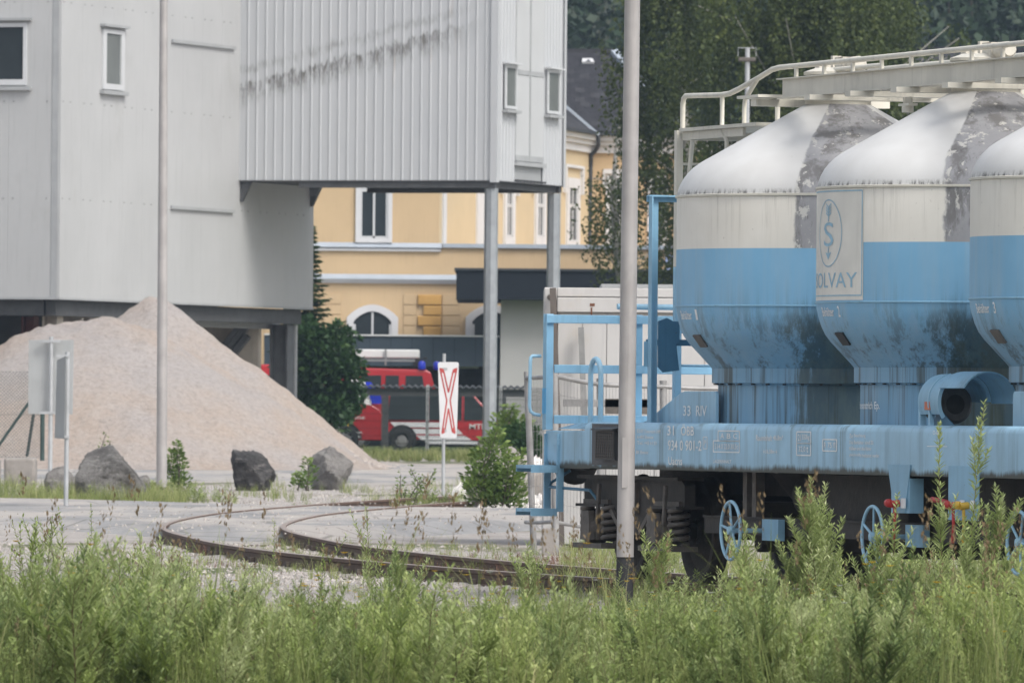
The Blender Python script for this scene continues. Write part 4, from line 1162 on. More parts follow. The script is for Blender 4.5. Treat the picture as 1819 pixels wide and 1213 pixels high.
# ---- the corrugated loading building
def corr_mat():
    t = NT('corrugated_grey'); p = t.pos(); X, Y, Z = t.xyz(p)
    n = t.noise(p, .5, 4, .5)
    c = t.mix(n, (.39, .405, .42), (.44, .45, .46))
    st = t.noise(t.scale(p, (9, 9, .35)), 1.0, 5, .7)
    c = t.mix(t.math('MULTIPLY', t.sm(st, .5, .8), .25), c, (.36, .36, .35))
    # a sooty mark climbing across the front
    a, b = P(425, 150, 226), P(852, 35, 224.4)
    sl = (b.z - a.z) / (b.x - a.x)
    w1 = t.noise(t.scale(p, (5, 5, 1.2)), 1.0, 6, .75)
    d = t.math('SUBTRACT', Z, t.math('ADD', a.z - sl * a.x, t.math('MULTIPLY', X, sl)))
    d = t.math('ADD', d, t.math('MULTIPLY', t.math('SUBTRACT', w1, .5), .85))
    inx = t.math('MULTIPLY', t.sm(X, a.x - .4, a.x + .1), t.math('SUBTRACT', 1.0, t.sm(X, b.x - 1.4, b.x + .3)))
    lower = t.math('MULTIPLY', t.sm(d, -.70, -.08), t.math('SUBTRACT', 1.0, t.sm(d, -.06, .04)))
    upper = t.math('MULTIPLY', t.sm(d, .16, .32), t.math('SUBTRACT', 1.0, t.sm(d, .34, .50)))
    rr = t.noise(t.scale(p, (7, 7, 1.6)), 1.0, 7, .8)
    k = t.math('MULTIPLY', t.math('ADD', lower, t.math('MULTIPLY', upper, .45)), t.sm(rr, .38, .62))
    c = t.mix(t.math('MULTIPLY', t.math('MULTIPLY', k, inx), .95), c, (.10, .095, .085))
    # rust run
    ru = t.noise(t.scale(p, (2.2, 2.2, .3)), 1.0, 4, .6)
    c = t.mix(t.math('MULTIPLY', t.math('MULTIPLY', t.sm(ru, .62, .72), t.sm(d, -1.6, -.3)), t.math('MULTIPLY', inx, .3)), c, (.32, .20, .10))
    return t.fin(c, .45, .0)
m_corr = corr_mat()
T0, T1B, WR = 12.04, 17.31, 6.63
ZBB = 7.165; ZBT = 13.5
load = thing('loading_bridge', 'corrugated grey loading building raised on two steel columns beside the white tower', 'building', TB(T1B, WR, gz(229)))
def corr(g, a0, a1, fn, pitch=.235, rib=.055, h=.022, z0=ZBB, z1=ZBT):
    """trapezoid sheet: fn(a, depth, z)"""
    n = round((a1 - a0) / pitch); p = (a1 - a0) / n; xs_ = []
    for k in range(n):
        x = a0 + k * p
        xs_ += [(x, 0), (x + p - rib, 0), (x + p - rib * .72, h), (x + p - rib * .28, h)]
    xs_.append((a1, 0)); m_ = len(xs_)
    vs = [fn(x, d, z0) for x, d in xs_] + [fn(x, d, z1) for x, d in xs_]
    return g.add(vs, [(i, i + 1, m_ + i + 1, m_ + i) for i in range(m_ - 1)])
for k in range(7):
    a0, a1 = WR * k / 7, WR * (k + 1) / 7
    mk('cladding_sheet', corr(G(), a0, a1, lambda a, d, z: TB(T0 - .002 - d - .0015 * (k % 2), a, z)), m_corr, load)
def eh(x, y):
    q = hit(x, y, TB(0, WR, 0), E2); return ((q - TO).dot(E1), q.z)
tw = [T0, eh(914, 200)[0], eh(964, 200)[0], T1B]
for (a0, a1) in ((tw[0], tw[1]), (tw[2], tw[3])):
    mk('cladding_sheet', corr(G(), a0, a1, lambda a, d, z: TB(a, WR + .002 + d * .8, z), .235, .075), m_corr, load)
mk('corner_flashing', tbox(tbox(G(), T0 - .06, T0 + .12, WR + .035, WR + .06, ZBB - .03, ZBT), T0 - .06, T0 - .047, WR - .12, WR + .034, ZBB - .03, ZBT), m_corr, load)
mk('corner_flashing', tbox(G(), T1B - .12, T1B + .02, WR + .04, WR + .06, ZBB - .03, ZBT), m_corr, load)
m_door = mat('white_door', (.45, .46, .465), .45, .03, 1)
tm = (tw[1] + tw[2]) / 2; zd = eh(940, 288)[1]; zb1 = eh(930, 130)[1]
for (a0, a1) in ((tw[1] + .03, tm - .04), (tm + .04, tw[2] - .03)):
    lf = mk('door_leaf', tbox(tbox(G(), a0, a1, WR - .02, WR + .03, zd, zb1 - .06), a0, a1, WR - .02, WR + .03, zb1 + .06, ZBT), m_door, load)
    mk('door_rail', tbox(tbox(G(), a0, a1, WR + .0, WR + .045, zb1 - .055, zb1 + .055), a0, a1, WR + .031, WR + .045, zd, zd + .14), m_flash, lf)
mk('door_post', tbox(G(), tm - .035, tm + .035, WR - .02, WR + .05, zd, ZBT), m_flash, load)
mk('door_sill', tbox(tbox(G(), tw[1] - .05, tw[2] + .05, WR - .2, WR + .10, zd - .12, zd - .02), tw[1] + .1, tw[2] - .02, WR - .25, WR - .02, ZBB, zd - .125), m_flash, load)
g = G()
for k in range(9):
    a = tw[1] + .05 + (tw[2] - tw[1] - .1) * k / 8
    tbox(g, a - .03, a + .03, WR - .1, WR + .12, ZBB + .03, ZBB + .08)
mk('step_grating', g, m_steel, load)
for x0, x1, y0, y1 in ((893, 913, 115, 195), (968, 990, 124, 204)):
    a0, z1 = eh(x0, y0); a1, z0 = eh(x1, y1)
    g = tbox(G(), a0, a0 + .09, WR + .05, WR + .09, z0, z1); tbox(g, a1 - .09, a1, WR + .05, WR + .09, z0, z1)
    tbox(g, a0 + .09, a1 - .09, WR + .05, WR + .09, z1 - .07, z1); tbox(g, a0 + .09, a1 - .09, WR + .05, WR + .09, z0, z0 + .07)
    wd = mk('window', g, m_frame, load)
    mk('pane', tbox(G(), a0 + .09, a1 - .09, WR + .045, WR + .06, z0 + .07, z1 - .07), m_glass2, wd)
    mk('window_hood', tbox(G(), a0 - .08, a1 + .08, WR + .04, WR + .20, z1 + .02, z1 + .06), m_frame, wd)
    mk('window_sill', tbox(G(), a0 - .08, a1 + .08, WR + .04, WR + .18, z0 - .1, z0 - .03), m_flash, wd)
mk('core', tbox(G(), T0 + .03, T1B - .03, .02, WR - .26, ZBB + .02, ZBT - .1), m_soffit, load)
for ta in (T0 + .02, T1B - .25): mk('floor_beam', tbox(G(), ta, ta + .2, 1.55, WR - .02, ZBB - .16, ZBB - .005), m_steel, load)
mk('floor_beam', tbox(G(), T0 + .23, T1B - .26, WR - .3, WR - .1, ZBB - .16, ZBB - .005), m_steel, load)
mk('floor_plate', tbox(G(), T0 - .03, T1B, .01, WR + .03, ZBB - .004, ZBB + .019), m_steel, load)
for t in (T0 + .05, T1B - .15):
    mk('bracket', G().prism([TB(t, .02, ZBB - .01), TB(t, .30, ZBB - .01), TB(t, .06, ZBB - .5), TB(t, .02, ZBB - .5)], E1 * .12), m_steel, load)
q = hit(549, 328, TB(T1B - .6, 0, 0), E1); wq = (q - TO).dot(E2)
mk('bracket', G().prism([TB(T0 + .3, 1.72, ZBB - .01), TB(T0 + .3, 2.05, ZBB - .01), TB(T0 + .3, 1.88, ZBB - .35), TB(T0 + .3, 1.72, ZBB - .35)], E1 * .12), m_steel, load)
m_col = mat('galvanised_column', (.27, .29, .305), .5, .12, 4, metal=.3, streak=.3)
for t, w, lab in ((T0 + .22, WR - .17, 'near'), (T1B - .2, WR - .17, 'far')):
    zb_ = gz(TB(t, w, 0).y)
    col_ = mk('column', G().tube([TB(t, w, zb_ + .5), TB(t, w, ZBB - .17)], .168, 8), m_col, load, 20)
    mk('plinth', G().lathe([(.30, -.1), (.30, .45), (.27, .56), (.20, .60), (.0, .61)], 8, TB(t, w, zb_)), m_conc, load, 20)
    mk('base_plate', G().lathe([(.24, .61), (.24, .64), (.17, .645)], 8, TB(t, w, zb_)), m_col, col_, 20)

# ================================================================== the yellow house
YD = 300.0; YD2 = 325.0
m_yel = mat('yellow_render', (.49, .36, .215), .9, .07, .35, streak=.16, dirt=(.40, .30, .19), dirt_amt=.4)
m_yel2 = mat('lighter_yellow_render', (.50, .40, .255), .9, .05, .6)  # lighter, paler yellow, used on the receding wall alone
m_quoin = mat('ochre_quoin', (.46, .27, .085), .9, .08, 2)
m_trim = mat('white_trim', (.55, .55, .56), .8, .05, 1)
m_tin = mat('blue_grey_tin', (.33, .37, .42), .5, .08, 1)
m_slate = mat('slate_roof', (.034, .034, .039), .92, .25, 2.5, bump=.3, spec=.15)
m_slate2 = mat('slate_roof_lighter', (.048, .048, .053), .92, .25, 2.5, bump=.3, spec=.15)
m_gutter = mat('dark_gutter', (.03, .035, .042), .5, .1, 2)
yh = thing('yellow_house', 'yellow rendered house with white window surrounds and a dark slate roof', 'house', (P(780, 700, 310).x, 312, gz(310)))
def yq(x, y, D=YD): return P(x, y, D)
ze = P(1060, 241, YD2).z          # eaves height
zl = P(700, 437, YD).z            # top of the ground floor
XA0, XA1 = P(540, 500, YD).x - 6, P(780, 435, YD).x
XR = P(1390, 300, YD2).x
XB1 = P(1047, 330, YD2).x
mk('wall', G().box((XA0, YD, gz(300) - .2), (XR, YD + 40, zl)), m_yel, yh)
mk('wall', G().box((XA0, YD + .002, zl + .001), (XA1, YD + 40, ze)), m_yel, yh)
n_b = Vector((YD2 - YD, -(XB1 - XA1), 0)).normalized()
mk('wall', G().prism([(XA1 + .001, YD + .002, zl + .001), (XB1, YD2, zl + .001), (XB1, YD + 39, zl + .001), (XA1 + .001, YD + 39, zl + .001)], (0, 0, ze - zl)), m_yel2, yh)
mk('wall', G().box((XB1 + .001, YD2, zl + .001), (XR, YD + 39, ze)), m_yel, yh)
# ledges and string courses
def yband(name, x0, x1, y0, y1, proud, m_, D=YD, par=yh):
    a, b = yq(x0, y0, D), yq(x1, y1, D); return mk(name, G().box((a.x, D - proud, min(a.z, b.z)), (b.x, D - .001, max(a.z, b.z))), m_, par)
za, zb_ = P(660, 431, YD).z, P(660, 441, YD).z
mk('ledge', G().prism([(XA0, YD - .16, zb_ + .03), (XA0, YD - .001, za), (XA0, YD - .001, zb_)], (XA1 - XA0 + .1, 0, 0)), m_tin, yh)
mk('ledge_moulding', G().box((XA0, YD - .10, zb_ - .09), (XA1 + .06, YD - .001, zb_ - .002)), m_trim, yh)
mk('terrace_edge', G().box((XA1 + .12, YD - .12, zl - .04), (XR, YD + .6, zl + .09)), m_tin, yh)
za, zb_ = P(660, 487, YD).z, P(660, 496, YD).z
mk('string_course', G().prism([(XA0, YD - .22, zb_), (XA0, YD - .001, za), (XA0, YD - .001, zb_)], (30, 0, 0)), m_tin, yh)
mk('string_moulding', G().box((XA0, YD - .17, zb_ - .06), (XA0 + 30, YD - .001, zb_ - .002)).box((XA0, YD - .10, zb_ - .13), (XA0 + 30, YD - .001, zb_ - .062)), m_trim, yh)
# rusticated courses of the ground floor: recessed joints between proud blocks
rows = [521.5, 541, 559.5, 578, 597, 616]
win = [(616, 707), (827, 918)]
bays = [(470, 606), (717, 740), (786, 818), (928, 1010)]
for (b0, b1) in bays:
    for j in range(len(rows) - 1):
        a, c = P(b0, rows[j], YD), P(b1, rows[j + 1], YD)
        zt_ = P(660, rows[j], YD).z; zl_ = P(660, rows[j + 1], YD).z
        mk('course', G().box((a.x, YD - .035, zl_ + .012), (c.x, YD - .001, zt_ - .012)), m_yel, yh, bevel=.008)
for j in range(4):
    x0 = 742 if j % 2 == 0 else 752
    zt_ = P(660, rows[j] + 1.2, YD).z; zl_ = P(660, rows[j + 1] - .2, YD).z
    a, c = P(x0, 560, YD), P(784, 560, YD)
    mk('quoin', G().box((a.x, YD - .11, zl_), (c.x, YD - .001, zt_)), m_quoin, yh, bevel=.03)
def yh_window(x0, x1, y0, y1, D=YD, arch=0.0, trim=.12, face=None, parent=yh, trans=True):
    """white surround, two panes; face(a, z, d) places it on another wall"""
    if face is None:
        p, q = P(x0, (y0 + y1) / 2, D), P(x1, (y0 + y1) / 2, D); a0, a1 = p.x, q.x
        z1 = P((x0 + x1) / 2, y0, D).z; z0 = P((x0 + x1) / 2, y1, D).z
        face = lambda a, z, d: Vector((a, D - d, z))
    else: a0, a1, z0, z1 = x0, x1, y0, y1
    n = 12
    def outline(e, rise, top):
        l, r, b = a0 + e, a1 - e, z0 + (e if not arch else 0)
        pts = [(l, b)]
        for k in range(n + 1):
            s = k / n; pts.append((l + (r - l) * s, top - rise + rise * math.sin(math.pi * s) ** .8 if rise else top))
        pts.append((r, b)); return pts
    o = outline(0, arch, z1); i_ = outline(trim, arch * .8, z1 - trim)
    g = G(); m_ = len(o)
    vs = [face(a, z, .09) for a, z in o] + [face(a, z, .09) for a, z in i_] + [face(a, z, .001) for a, z in o] + [face(a, z, -.0) for a, z in i_]
    fs = []
    for k in range(m_ - 1):
        fs += [(k, k + 1, m_ + k + 1, m_ + k), (k, 2 * m_ + k, 2 * m_ + k + 1, k + 1), (m_ + k, m_ + k + 1, 3 * m_ + k + 1, 3 * m_ + k)]
    if not arch: fs.append((m_ - 1, 0, m_, 2 * m_ - 1))
    g.add(vs, fs)
    wd = mk('window', g, m_trim, parent)
    mk('pane', G().add([face(a, z, .012) for a, z in i_], [tuple(range(m_))]), m_glass, wd)
    am = (a0 + a1) / 2; s_ = .035
    b = z0 + (trim if not arch else 0)
    g = G()
    def sl(a, c, z_0, z_1): g.add([face(a, z_0, .014), face(c, z_0, .014), face(c, z_1, .014), face(a, z_1, .014), face(a, z_0, .05), face(c, z_0, .05), face(c, z_1, .05), face(a, z_1, .05)], [(4, 5, 6, 7), (0, 4, 7, 3), (1, 2, 6, 5), (3, 7, 6, 2), (0, 1, 5, 4)])
    sl(am - s_, am + s_, b, z1 - trim - (0.02 if arch else 0))
    mk('mullion', g, m_frame, wd)
    g = G(); sl(a0 + trim, a0 + trim + .07, b, z1 - trim - arch); sl(a1 - trim - .07, a1 - trim, b, z1 - trim - arch)
    if not arch: sl(a0 + trim + .07, a1 - trim - .07, b, b + .07)
    mk('sash', g, m_frame, wd)
    if trans and not arch:
        g = G(); sl(a0 + trim + .07, a1 - trim - .07, z1 - trim - (z1 - z0) * .27, z1 - trim - (z1 - z0) * .22); mk('transom', g, m_frame, wd)
    return wd
yh_window(632, 697, 297, 431, trim=.14)
for x0, x1 in win: yh_window(x0, x1, 541, 640, arch=.42, trim=.22, trans=False)
# receding wall windows
bl = Vector((XB1 - XA1, YD2 - YD, 0)); BL = bl.length; bl.normalize()
def fB(a, z, d):
    q = Vector((XA1, YD, z)) + bl * a + n_b * d; return q
def bh(x, y):
    q = hit(x, y, (XA1, YD, 0), n_b); return ((q - Vector((XA1, YD, q.z))).dot(bl), q.z)
for x0, x1, y0, y1 in ((893, 911, 318, 440), (948, 966, 318, 440), (1004, 1026, 318, 448)):
    a0, a1 = bh(x0, y1)[0], bh(x1, y1)[0]; z0 = bh(x1, y1)[1]; z1 = bh(x1, y0)[1]
    w_ = yh_window(a0, a1, z0, z1, face=fB, trim=.35)
    zz = bh(x1, 300)[1]
    g = G()
    for (p, q_, zA, zB) in ((a0 - .5, a1 + .6, zz, zz + .10), (a0 - .5, a0 - .25, zz - .9, zz - .001), (a1 + .35, a1 + .6, zz - .9, zz - .001)):
        vs = [fB(p, zA, .001), fB(q_, zA, .001), fB(q_, zB, .001), fB(p, zB, .001), fB(p, zA, .12), fB(q_, zA, .12), fB(q_, zB, .12), fB(p, zB, .12)]
        g.add(vs, [(4, 5, 6, 7), (0, 4, 7, 3), (1, 2, 6, 5), (3, 7, 6, 2), (0, 1, 5, 4)])
    mk('window_crown', g, m_trim, w_)
for x0, x1 in ((845, 858), (785, 790)):
    a0, a1 = bh(x0, 400)[0], bh(x1, 400)[0]
    mk('pilaster', G().prism([fB(a0, zl + .1, .001), fB(a1, zl + .1, .001), fB(a1, zl + .1, .07), fB(a0, zl + .1, .07)], (0, 0, ze - zl - .8)), m_trim, yh)
yh_window(1076, 1112, 312, 450, D=YD2, trim=.16)
mk('window_crown', G().box((P(1071, 303, YD2).x, YD2 - .12, P(1071, 309, YD2).z), (P(1117, 303, YD2).x, YD2 - .001, P(1090, 301, YD2).z)).box((P(1071, 303, YD2).x, YD2 - .10, P(1071, 335, YD2).z), (P(1075, 303, YD2).x, YD2 - .001, P(1071, 309, YD2).z - .002)), m_trim, yh)
yh_window(1150, 1186, 312, 450, D=YD2, trim=.16)
# cornice and gutter under the eaves
for (z0, z1, pr, m_) in ((ze - .62, ze - .36, .14, m_trim), (ze - .355, ze - .20, .28, m_trim), (ze - .195, ze - .02, .42, m_trim), (ze - .018, ze + .10, .60, m_gutter)):
    g = G()
    p0, p1 = Vector((XA1, YD, 0)), Vector((XB1, YD2, 0))
    i1 = Vector((XB1 + pr * .62, YD2 - pr, 0))
    poly = [p0, p1, Vector((XR, YD2, 0)), Vector((XR, YD2 - pr, 0)), i1, p0 + n_b * pr]
    mk('cornice' if m_ is m_trim else 'gutter', G().prism([(q.x, q.y, z0) for q in poly], (0, 0, z1 - z0)), m_, yh)
# downpipe with its swan neck
pts = [P(1056, 236, YD2 - .62), P(1063, 243, YD2 - .66), P(1063, 258, YD2 - .6), P(1058, 268, YD2 - .3), P(1050, 276, YD2 - .12), P(1049, 300, YD2 - .1), P(1046, 452, YD2 - .1)]
mk('downpipe', G().tube(pts, .075, 10), m_gutter, yh, 50)
# roof: slates on the slope over the rear wing, hip at its right end, wing roof in front
zr = P(1080, 94, 331).z
rx0 = P(860, 94, 331).x; rx1 = P(1090, 94, 331).x; ex1 = P(1215, 238, YD2 - .55).x
ye = YD2 - .55; yr = 331.0; ze2 = ze + .10
mk('roof_slope', G().quad((rx0 - 6, ye, ze2), (ex1, ye, ze2), (rx1, yr, zr), (rx0 - 6, yr, zr)), m_slate, yh)
mk('roof_slope', G().quad((ex1, ye, ze2), (ex1 + .4, 340, ze2), (rx1 + .2, 336, zr), (rx1, yr, zr)), m_slate, yh)
mk('roof_slope', G().quad((rx0 - 6, 345, zr - 3), (rx0 - 6, yr, zr), (rx1, yr, zr), (ex1, 345, zr - 3)), m_slate, yh)
# front wing roof and its valley
vt = P(985, 170, 327); vb = P(1062, 240, YD2 - .6)
g = G().add([(XA1 - 3, YD - .5, ze2), (XA1 + .2, YD - .5, ze2), (vb.x, ye - .05, ze2 + .02), (vt.x - 1.4, 327.4, vt.z + .8), (XA1 - 3, 312, vt.z + 2.2)], [(0, 1, 2, 3, 4)])
mk('roof_slope', g, m_slate2, yh)
mk('valley_flashing', G().bar(P(992, 178, 323.8), P(1064, 240, 323.8), .10, .22, (0, -1, 0)), m_tin, yh)
sl = Vector((0, yr - ye, zr - ze2)); SL = sl.length; sl.normalize(); sn = Vector((0, -sl.z, sl.y))
nr = 17; rh = SL / nr; sw = .36; cnt = 0
xl0 = P(985, 150, 328).x
proto = None
rs = random.Random(4)
for j in range(nr):
    s0 = j * rh; xr_ = ex1 + (rx1 - ex1) * (s0 + rh) / SL
    x = xl0 + (.18 if j % 2 else 0)
    while x + sw < min(xr_, P(1165, 200, 327).x) and cnt < 300:
        if proto is None:
            g = G().obox((0, 0, 0), (sw / 2 - .006, 0, 0), sl * (rh * .56), sn * .014)
            proto = mk('slate', g, m_slate, yh, None, True); o = proto
        else:
            o = proto.copy(); COL.objects.link(o)
            if rs.random() < .25: o.material_slots[0].link = 'OBJECT'; o.material_slots[0].material = m_slate2
        c = Vector((x + sw / 2, ye, ze2)) + sl * (s0 + rh * .5) + sn * (.03 + rs.uniform(0, .012))
        o.location = c - yh.location
        o.rotation_euler = (math.radians(1.6 + rs.uniform(-.5, .5)), 0, rs.uniform(-.012, .012))
        cnt += 1; x += sw
mk('ridge_cap', G().bar((rx0 - 6, yr, zr + .05), (rx1, yr, zr + .05), .3, .16), m_slate2, yh)
mk('hip_cap', G().bar((rx1, yr, zr + .05), (ex1, ye, ze2 + .1), .3, .16), m_tin, yh)
rv = Vector((P(1045, 111, 329).x, 0, 0)); s0 = (P(1045, 113, 329.6).z - ze2) / sl.z
c = Vector((rv.x, ye, ze2)) + sl * s0 + sn * .07
ve = mk('roof_vent', G().prism([c + Vector((-.22, 0, 0)) - sl * .16, c + Vector((.22, 0, 0)) - sl * .16, c + Vector((.16, 0, 0)) + sl * .16, c + Vector((-.2, 0, 0)) + sl * .16], sn * .08), m_trim, yh)
mk('vent_opening', G().prism([c + Vector((-.08, 0, 0)) - sl * .165 + sn * .085, c + Vector((.10, 0, 0)) - sl * .165 + sn * .085, c + Vector((.02, 0, 0)) + sl * .06 + sn * .085], sn * .01), m_gutter, ve)

# ================================================================== fire station annexes
m_fascia = mat('anthracite_fascia', (.013, .017, .023), .8, .1, 1, spec=.15)
m_fascia2 = mat('slate_blue_fascia', (.045, .06, .078), .8, .08, 1.2, spec=.15)
m_greywall = mat('light_grey_render', (.40, .395, .39), .9, .05, .5, streak=.05)
D = 290.0
ax = thing('annex', 'low grey annex with a deep anthracite roof fascia beside the yellow house', 'building', (P(1000, 700, D).x, D, gz(D)))
a, b = P(811, 481, D), P(1420, 481, D)
zt_, zb_ = P(900, 482, D).z, P(900, 533, D).z
mk('fascia', G().box((a.x, D - 1.0, zb_), (b.x, D + 9, zt_)), m_fascia, ax)
mk('roof_edge', G().box((a.x - .06, D - 1.06, zt_ + .002), (b.x, D + 9, zt_ + .08)), m_gutter, ax)
a2 = P(889, 600, D).x
mk('wall', G().box((a2, D, gz(D) - .2), (b.x, D + 8.8, zb_ - .002)), m_greywall, ax)
mk('roof_unit', G().box((P(1183, 470, D).x, D + 1, zt_ + .081), (P(1260, 470, D).x, D + 2, zt_ + .6)), mat('pale_blue_sign', (.28, .34, .55), .6, .1, 3), ax)
D = 291.0
gr_ = thing('garage', 'long open vehicle garage with a slate blue panelled fascia', 'building', (P(700, 700, D).x, D, gz(D)))
zt_, zb_ = P(700, 597.5, D).z, P(700, 650, D).z
x = P(470, 600, D).x; xe = P(888, 600, D).x - .01
while x < xe:
    x2 = min(x + .665, xe)
    mk('fascia_panel', G().box((x + .008, D - .5, zb_), (x2 - .008, D - .44, zt_)), m_fascia2, gr_); x = x2
mk('roof_edge', G().box((P(470, 600, D).x, D - .55, zt_ + .003), (xe, D + 8, zt_ + .05)), m_trim, gr_)
mk('fascia_core', G().box((P(470, 600, D).x, D - .437, zb_ + .01), (xe, D + 6, zt_ - .003)), m_fascia, gr_)
mk('rear_wall', G().box((P(470, 600, D).x, D + 5.5, gz(D) - .1), (xe, D + 5.8, zb_ + .005)), m_steel, gr_)
mk('inner_lamp_strip', G().box((P(817, 651, D).x, D + 1, P(817, 654, D).z), (P(850, 651, D).x, D + 1.2, P(817, 650, D).z)), m_trim, gr_)
mk('pier', G().box((P(874, 660, D).x, D - .3, gz(D) - .1), (xe, D + 5, zb_ - .002)), m_steel, gr_)
# ================================================================== vehicles of the fire brigade
m_fred = mat('fire_engine_red', (.40, .022, .028), .25, .06, 1.5)
m_vwhite = mat('vehicle_white', (.68, .68, .67), .35, .05, 2)
m_vglass = glass('vehicle_glass', (.012, .016, .017), .08)
m_tyre = mat('tyre_rubber', (.018, .018, .018), .85, .2, 6)
m_rim = mat('wheel_rim', (.30, .30, .30), .45, .1, 5, metal=.5)
m_bluelamp = mat('blue_beacon_plastic', (.012, .03, .45), .2, .1, 3)
m_refl = mat('reflective_stripe', (.62, .63, .65), .4, .06, 6)
m_lamp = mat('headlamp_glass', (.62, .63, .62), .15, .05, 3)
def vehicle(name, label, cat, xf, D, prof, length, width, col, windows=(), wheels=(), wr=.34, stripes=(), texts=(), belt=None, extra=None):
    """side-on vehicle; xf: world X of its front (facing right). prof: outline (x back from front, z above ground)"""
    z0 = gz(D); root = thing(name, label, cat, (xf - length / 2, D, z0))
    S = lambda x, z, d=0.0: Vector((xf - x, D - d, z0 + z))
    n = len(prof); zm = max(z for _, z in prof); zw = belt or .6 * zm
    vs = []
    inset = lambda z: 0.0 if z < zw else .16 * (z - zw) / max(.1, zm - zw)
    for side in (0, 1):
        for x, z in prof:
            y = D + inset(z) if side == 0 else D + width - inset(z); vs.append((xf - x, y, z0 + z))
    g = G().add(vs, [tuple(range(n)), tuple(range(n, 2 * n))[::-1]] + [(i, i + n, (i + 1) % n + n, (i + 1) % n) for i in range(n)])
    body = mk('body', g, col, root, bevel=.03)
    for w in windows:
        q = [S(x, z, -inset(z) + .006) for x, z in w]
        wd = mk('side_window', G().prism(q, (0, -.004, 0)), m_vglass, root)
    # windscreen: the steepest front edge above the belt line
    for i in range(n):
        (xa, za), (xb, zb2) = prof[i], prof[(i + 1) % n]
        if min(za, zb2) >= zw - .05 and abs(zb2 - za) > .3 and max(xa, xb) < length * .55:
            d_ = .006
            g = G().quad(*(Vector((xf - x + d_, y, z0 + z)) for x, z, y in ((xa, za, D + .14), (xa, za, D + width - .14), (xb, zb2, D + width - .28), (xb, zb2, D + .28))))
            mk('windscreen', g, m_vglass, root)
    for wx in wheels:
        for yy, s_ in ((D - .01, -1), (D + width + .01, 1)):
            tp_ = [(wr * .62, -.10), (wr * .96, -.09), (wr, -.05), (wr, .05), (wr * .96, .09), (wr * .62, .10)]
            wl = mk('wheel', G().lathe(tp_, 24, (xf - wx, yy - s_ * .05, z0 + wr), 'y', caps=False), m_tyre, root, 40)
            mk('rim', G().lathe([(.0, -.05), (wr * .3, -.06), (wr * .63, -.03), (wr * .63, .06), (.0, .05)], 20, (xf - wx, yy - s_ * .05, z0 + wr), 'y'), m_rim, wl, 40)
        pts = [S(wx + (wr + .10) * math.cos(t), max(.22, wr + (wr + .10) * math.sin(t)), .004) for t in [math.pi * k / 14 for k in range(15)]]
        mk('wheel_arch', G().prism(pts, (0, -.006, 0)), m_tyre, root)
    g = G()
    for sp in stripes: g.prism([S(x, z, .005) for x, z in sp], (0, -.004, 0))
    if stripes: mk('stripes', g, m_refl, root)
    if texts:
        g = G()
        for s, xa, xb, za, zb2 in texts: text_on(g, s, lambda x, z: S(-x, z, .011), -xa, -xb, za, zb2)
        mk('lettering', g, m_vwhite, root)
    for yy in (D + .12, D + width - .36):
        mk('headlight', G().obox((xf + .005, yy + .12, z0 + .78), (.03, 0, 0), (0, .13, 0), (0, 0, .09)), m_lamp, root, bevel=.02)
    mk('bumper', G().box((xf - .12, D + .03, z0 + .34), (xf + .05, D + width - .03, z0 + .54)), m_tyre, root, bevel=.03)
    mk('wing_mirror', G().box((xf - prof_mirror(prof, length), D - .22, z0 + zw + .05), (xf - prof_mirror(prof, length) + .10, D - .04, z0 + zw + .33)), m_tyre, root, bevel=.02)
    return root, S
def prof_mirror(prof, length): return length * .22
D = 276.0
xf = P(781, 690, D).x
eng, S = vehicle('fire_engine', 'red fire engine with a ladder and blue beacons on its roof', 'fire engine', xf, D,
    [(0, .35), (0, 1.25), (.05, 1.45), (.28, 2.30), (.42, 2.38), (2.4, 2.42), (2.45, 2.50), (6.6, 2.50), (6.6, .45), (1.6, .35)], 6.6, 2.2, m_fred,
    windows=[[(.40, 1.45), (1.02, 1.45), (1.02, 2.2), (.52, 2.2)], [(1.22, 1.45), (1.62, 1.45), (1.62, 2.2), (1.22, 2.2)], [(1.75, 1.45), (2.3, 1.45), (2.3, 2.2), (1.75, 2.2)]],
    wheels=(1.0, 5.0), wr=.48, belt=1.4)
def rail_box(g, x0, x1, z0, z1, y0, y1): return g.box((xf - x1, D + y0, gz(D) + z0), (xf - x0, D + y1, gz(D) + z1))
lad = mk('roof_ladder', rail_box(rail_box(G(), .75, 4.6, 2.62, 2.68, .25, .31), .75, 4.6, 2.62, 2.68, .75, .81), m_rim, eng)
g = G()
for k in range(13): rail_box(g, .8 + k * .3, .84 + k * .3, 2.63, 2.67, .32, .74)
mk('ladder_rungs', g, m_rim, lad)
mk('roof_locker', rail_box(G(), .62, 4.4, 2.72, 2.98, .6, 1.7), m_vwhite, eng, bevel=.04)
mk('roof_rack', rail_box(rail_box(G(), 1.6, 1.66, 2.5, 2.98, .5, .56), 3.4, 3.46, 2.5, 2.98, .5, .56), m_rim, eng)
mk('roof_lamp', rail_box(rail_box(G(), .50, .80, 2.50, 2.72, .3, .5), .38, .5, 2.70, 2.76, .1, .5), m_tyre, eng, bevel=.02)
for x, y in ((.54, .15), (.10, 1.7)):
    mk('blue_beacon', G().lathe([(.10, 0), (.115, .03), (.11, .20), (.07, .25), (.0, .26)], 16, (xf - x, D + y, gz(D) + 2.385)), m_bluelamp, eng, 40)
D = 264.0
xfv = P(935, 720, D).x
